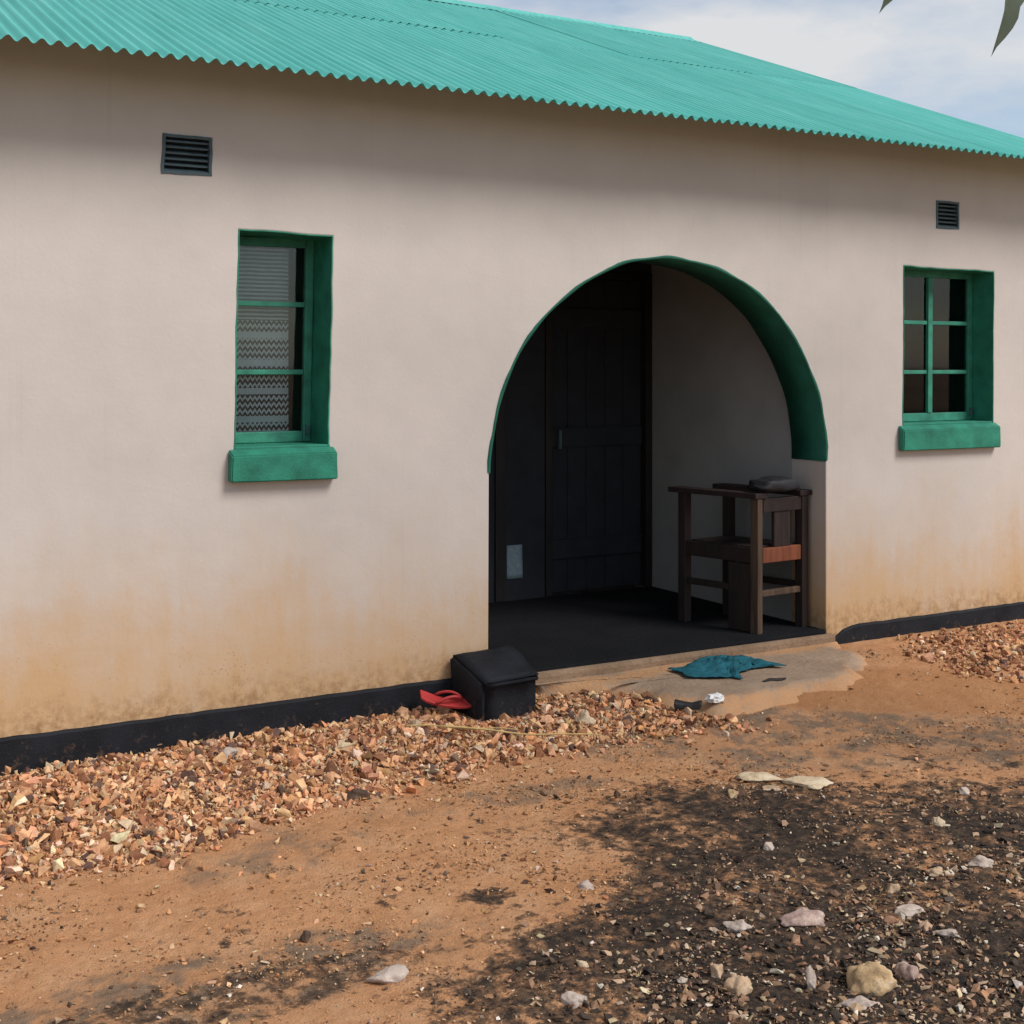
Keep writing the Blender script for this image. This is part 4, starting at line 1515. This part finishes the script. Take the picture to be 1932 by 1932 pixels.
def rock(x, y, lx, ly, lz, rz, kind, label, seed, lobes=(), sink=0.36, dz=0.0, facets=18):
    rr_ = random.Random(seed)
    b = bmesh.new()
    bmesh.ops.create_icosphere(b, subdivisions=4, radius=1)
    planes = []
    for _ in range(facets):
        nrm = Vector((rr_.gauss(0, 1), rr_.gauss(0, 1), rr_.gauss(0, 0.8))).normalized()
        planes.append((nrm, rr_.uniform(0.55, 0.88)))
    off = Vector((seed * 1.7, seed * 0.3, seed * 2.9))
    for q in b.verts:
        p = q.co.copy()
        for nrm, dd_ in planes:
            e = p.dot(nrm) - dd_
            if e > 0:
                p -= nrm * e * 0.97
        p *= 1 + 0.30 * mnoise.noise(p * 1.5 + off) + 0.13 * mnoise.noise(p * 4.2 + off) + 0.07 * mnoise.noise(p * 9 + off)
        for (lxd, lyd, amp) in lobes:
            dd_ = max(0.0, p.normalized().dot(Vector((lxd, lyd, 0.25)).normalized()))
            p *= 1 + amp * dd_ ** 6
        q.co = Vector((p.x * lx / 2, p.y * ly / 2, p.z * lz))
    me_ = bpy.data.meshes.new('rock')
    b.to_mesh(me_)
    b.free()
    me_.polygons.foreach_set('use_smooth', [True] * len(me_.polygons))
    o_ = link('rock', me_, RK[kind])
    o_.location = (x, y, gz(x, y) + lz * (0.5 - sink) + dz)
    o_.rotation_euler = (rr_.uniform(-0.06, 0.06), rr_.uniform(-0.06, 0.06), rz)
    return tag(o_, label, 'stone', 'loose stones lying in the yard')


V = -R(29.65)   # direction across the view
rock(3.325, -1.393, 0.175, 0.15, 0.016, V + .1, 'cream', 'flat cream stone slab at the far edge of the black soil, left of a pair', 1, sink=0.1)
rock(3.44, -1.530, 0.21, 0.13, 0.018, V - .05, 'cream', 'long flat cream slab at the far edge of black soil, right of a pair', 2, sink=0.1)
rock(3.277, -1.500, 0.085, 0.06, 0.012, V, 'tan', 'small flat stone just in front of the pair of cream slabs', 3, sink=0.1)
rock(2.57, -2.445, 0.155, 0.085, 0.036, V - .06, 'pink', 'pink speckled oblong rock on the black soil', 4, sink=0.32)
rock(2.891, -2.554, 0.128, 0.05, 0.020, V + .05, 'white', 'long whitish stone lying flat on the black soil right of the pink rock', 5, sink=0.15)
rock(2.862, -2.719, 0.085, 0.03, 0.017, V - .3, 'white', 'slim curved white stone in front of the long whitish one', 6, sink=0.15)
rock(2.45, -2.835, 0.135, 0.11, 0.058, V, 'ochre', 'large lumpy ochre rock near the bottom of the picture', 7, ((0.0, 1.0, .55), (1, 0.2, .35), (-.9, .5, .4)), sink=0.32)
rock(2.572, -2.845, 0.068, 0.055, 0.045, V + .4, 'pink', 'reddish knob of rock touching the right side of the lumpy ochre rock', 8, sink=0.32)
rock(2.955, -2.425, 0.05, 0.042, 0.030, V, 'tan', 'round tan stone behind the long whitish one', 9, sink=0.15)
rock(3.178, -2.39, 0.068, 0.042, 0.022, V, 'tan', 'pale tan stone at the right on the black soil, beside a larger white stone', 10)
rock(3.35, -2.42, 0.10, 0.05, 0.030, V, 'white', 'blunt white stone at the right edge of the black soil', 11)
rock(2.314, -2.766, 0.036, 0.032, 0.040, V, 'grey', 'small upright pinkish stone left of the lumpy ochre rock', 12, sink=0.1)
rock(3.51, -2.1, 0.062, 0.038, 0.022, V, 'cream', 'cream stone alone in the far right of the black soil', 13)
rock(2.36, -2.885, 0.10, 0.05, 0.028, V, 'grey', 'flat grey-white stone in front of the lumpy ochre rock', 14)
rock(2.383, -2.397, 0.095, 0.06, 0.026, V + .08, 'grey', 'flat pinkish-grey stone left of the pink speckled rock', 15)
rock(2.146, -2.588, 0.048, 0.042, 0.030, V, 'tan', 'small tan stone behind a larger brown one near the bottom of the picture', 16)
rock(2.145, -2.680, 0.075, 0.06, 0.040, V + .3, 'tan', 'knobbly brown stone near the bottom, in front of a small tan one', 17, ((1, .3, .2),))
rock(1.874, -2.364, 0.038, 0.03, 0.020, V, 'cream', 'squarish cream pebble at the left tip of the black soil', 18)
rock(2.17, -1.922, 0.060, 0.04, 0.022, V, 'grey', 'pale rounded stone on orange earth left of the black soil', 19)
rock(2.061, -2.56, 0.034, 0.022, 0.014, V + .3, 'white', 'tiny white oblong pebble left of the tan stones', 20)
rock(1.395, -2.167, 0.105, 0.075, 0.030, V, 'grey', 'large pale grey stone alone at the bottom left of the yard', 21)
rock(1.755, -2.512, 0.068, 0.05, 0.030, V, 'grey', 'pale stone at the bottom edge of the picture below the black soil', 22)
rock(1.86, -0.86, 0.12, 0.07, 0.034, V - .1, 'dark', 'dark brown clod at the outer edge of the gravel bed', 23)
rock(3.105, -1.484, 0.05, 0.035, 0.020, V, 'ochre', 'yellowish stone left of the cream slabs on the black soil', 24)
rock(3.055, -0.545, 0.085, 0.07, 0.046, V, 'cream', 'big cream stone on the gravel near the end of the yellow stalk', 25, sink=0.0, dz=0.012)
rock(1.565, -0.26, 0.09, 0.06, 0.034, V, 'white', 'pale grey-white stone in the gravel below the three-pane window', 26, sink=0.0, dz=0.012)
rock(3.871, -1.896, 0.055, 0.04, 0.024, V, 'white', 'whitish stone at the far right margin of the black soil', 27)
rock(2.864, -1.964, 0.046, 0.03, 0.020, V, 'white', 'white pebble in the middle of the black soil', 28)
rock(1.29, -1.85, 0.034, 0.03, 0.026, V, 'dark', 'small dark clod on the bare orange earth at the left', 29, sink=0.1)
rock(2.72, -1.285, 0.026, 0.022, 0.022, V, 'dark', 'tiny dark clod on smooth earth behind the black soil', 30, sink=0.1)

# ------------------------------------------------------------------ tree at the right whose leaf tips hang into the top of the view
tree = empty('tree', (5.15, -2.75, 0.0))
tag(tree, 'tree with long drooping leaves whose tips hang into the top right corner', 'tree')
bark = paint('grey_bark', (0.15, 0.125, 0.10), 0.3, 0.9, 0.9, 18)
tz = gz(5.15, -2.75)
tube('trunk', [(0, 0, tz - 0.15), (0.02, 0.01, 0.6), (-0.03, 0.04, 1.4), (-0.02, 0.0, 2.2), (0.05, 0.05, 3.0), (0.04, 0.1, 3.9)], [0.13, 0.10, 0.085, 0.075, 0.06, 0.02], bark, tree, 12)
limbs = [[(-0.02, 0, 2.2), (-0.5, 0.05, 2.75), (-1.2, 0.22, 3.12), (-1.75, 0.38, 3.16), (-2.1, 0.5, 3.06)],
         [(0.02, 0.02, 2.7), (-0.3, -0.4, 3.2), (-0.8, -0.9, 3.5), (-1.2, -1.3, 3.5)],
         [(0.05, 0.05, 3.0), (0.5, 0.3, 3.5), (1.0, 0.5, 3.75), (1.5, 0.6, 3.7)],
         [(0.0, 0.0, 2.5), (0.5, -0.4, 3.0), (1.0, -0.8, 3.3), (1.4, -1.1, 3.2)],
         [(0.05, 0.05, 3.0), (-0.4, 0.1, 3.6), (-0.9, 0.15, 3.9), (-1.4, 0.1, 3.9)]]
for L in limbs:
    tube('branch', L, [0.045 - 0.036 * i / (len(L) - 1) for i in range(len(L))], bark, tree, 8)


def leaf_geo(length, width, droop, curl, seed, ragged=0.0):
    rr_ = random.Random(seed)
    n_ = 14
    v_, f_ = [], []
    x = z = 0.0
    ang = 0.0
    for i in range(n_ + 1):
        t = i / n_
        wdt = width * (math.sin(math.pi * min(1, t * 0.92 + 0.08)) ** 0.75) * (1 - 0.2 * t)
        if t > 0.82:
            wdt *= max(0.0, (1 - t) / 0.18) ** 0.8
        ra, rb = (1 - ragged * rr_.random()), (1 - ragged * rr_.random())
        ang = droop * t
        v_ += [(x, -wdt / 2 * ra, z + curl * wdt * 0.5), (x, 0, z), (x, wdt / 2 * rb, z + curl * wdt * 0.5)]
        x += length / n_ * math.cos(ang)
        z -= length / n_ * math.sin(ang)
    for i in range(n_):
        a = i * 3
        f_ += [(a, a + 3, a + 4, a + 1), (a + 1, a + 4, a + 5, a + 2)]
    return v_, f_


def leaf_mat():
    t = NT('grey_green_leaf')
    v_ = t.coord('Object')
    t.base(t.ramp(t.noise(v_, 14, 5), [(0.3, (0.07, 0.095, 0.06)), (0.7, (0.15, 0.17, 0.12))]))
    t.rough(0.5)
    o_ = t.t.nodes['Material Output']
    tl = t.n('ShaderNodeBsdfTranslucent')
    tl.inputs['Color'].default_value = (0.16, 0.20, 0.12, 1)
    ms = t.n('ShaderNodeMixShader')
    ms.inputs[0].default_value = 0.3
    t.l(t.b.outputs[0], ms.inputs[1])
    t.l(tl.outputs[0], ms.inputs[2])
    t.l(ms.outputs[0], o_.inputs['Surface'])
    return t.m


LM = leaf_mat()
lv_, lf_ = leaf_geo(0.34, 0.075, 0.5, 0.35, 1)
lv2, lf2 = leaf_geo(0.36, 0.085, 0.5, 0.55, 5, 0.35)
lmesh = [new_mesh('leaf', lv_, lf_, True), new_mesh('leaf', lv2, lf2, True)]
for q in lmesh:
    q.materials.append(LM)


def hang_leaf(tip, base, which, roll=0.0):
    """a leaf part from its stalk to its tip (world positions)"""
    a, b = Vector(base), Vector(tip)
    d_ = b - a
    o_ = link('leaf', lmesh[which], None, tree)
    chord = Vector(((lv_, lv2)[which][-2]))
    ex = d_.normalized()
    ez = Vector((0.5, -1.0, 0.1)) - ex * Vector((0.5, -1.0, 0.1)).dot(ex)
    ez = (Matrix.Rotation(roll, 3, ex) @ ez).normalized()
    ey = ez.cross(ex)
    q = Matrix((ex, ey, ez)).transposed().to_quaternion()
    o_.rotation_mode = 'QUATERNION'
    # the blade itself bends: aim its chord at the tip
    o_.rotation_quaternion = q @ chord.to_track_quat('X', 'Z').inverted()
    sc = d_.length / chord.length
    o_.scale = (sc, sc * (1.5 if which == 0 else 1.2), sc)
    o_.location = a - tree.location
    return o_


bt = Vector((5.15, -2.75, 0))
hang_leaf((3.109, -2.217, 2.738), (3.235, -2.25, 3.12), 0, 0.2)
hang_leaf((3.425, -2.395, 2.598), (3.515, -2.42, 3.06), 1, 0.35)
hang_leaf((3.56, -2.43, 2.66), (3.56, -2.38, 3.0), 1, 0.6)
tube('branch', [bt + Vector((-2.1, 0.5, 3.06)) - bt, Vector((3.235, -2.25, 3.12)) - bt], [0.009, 0.004], bark, tree, 6)
tube('branch', [Vector((3.40, -2.37, 3.16)) - bt, Vector((3.515, -2.42, 3.06)) - bt], [0.008, 0.004], bark, tree, 6)
tube('branch', [Vector((3.40, -2.37, 3.16)) - bt, Vector((3.56, -2.38, 3.0)) - bt], [0.008, 0.004], bark, tree, 6)
# the rest of the crown, above and beyond the frame
V_, F_ = [], []
rr = random.Random(12)
proto = [(lv_, lf_), (lv2, lf2)]
for L in limbs:
    for k in range(70):
        t = rr.uniform(0.35, 1.0) * (len(L) - 1)
        i = min(int(t), len(L) - 2)
        p = Vector(L[i]).lerp(Vector(L[i + 1]), t - i)
        p += Vector((rr.gauss(0, 0.10), rr.gauss(0, 0.10), abs(rr.gauss(0.12, 0.12))))
        az, dn = rr.uniform(0, 6.283), rr.uniform(-0.3, 0.5)
        mm = Matrix.Translation(p) @ Matrix.Rotation(az, 4, 'Z') @ Matrix.Rotation(dn, 4, 'Y') @ Matrix.Rotation(rr.gauss(0, 0.5), 4, 'X') @ Matrix.Scale(rr.uniform(0.6, 1.0), 4)
        pv, pf = proto[k % 2]
        b0 = len(V_)
        pts = [mm @ Vector(q) for q in pv]
        wx = [q + bt for q in pts]
        # the house side of the crown is thin below 3.35 m: only the few long leaves hang there
        bad = any(q.z < 3.35 and q.x < 5.0 for q in wx)
        if bad:
            continue
        V_ += pts
        F_ += [tuple(b0 + i_ for i_ in q) for q in pf]
cr = link('crown', new_mesh('crown', V_, F_, True), LM, tree)
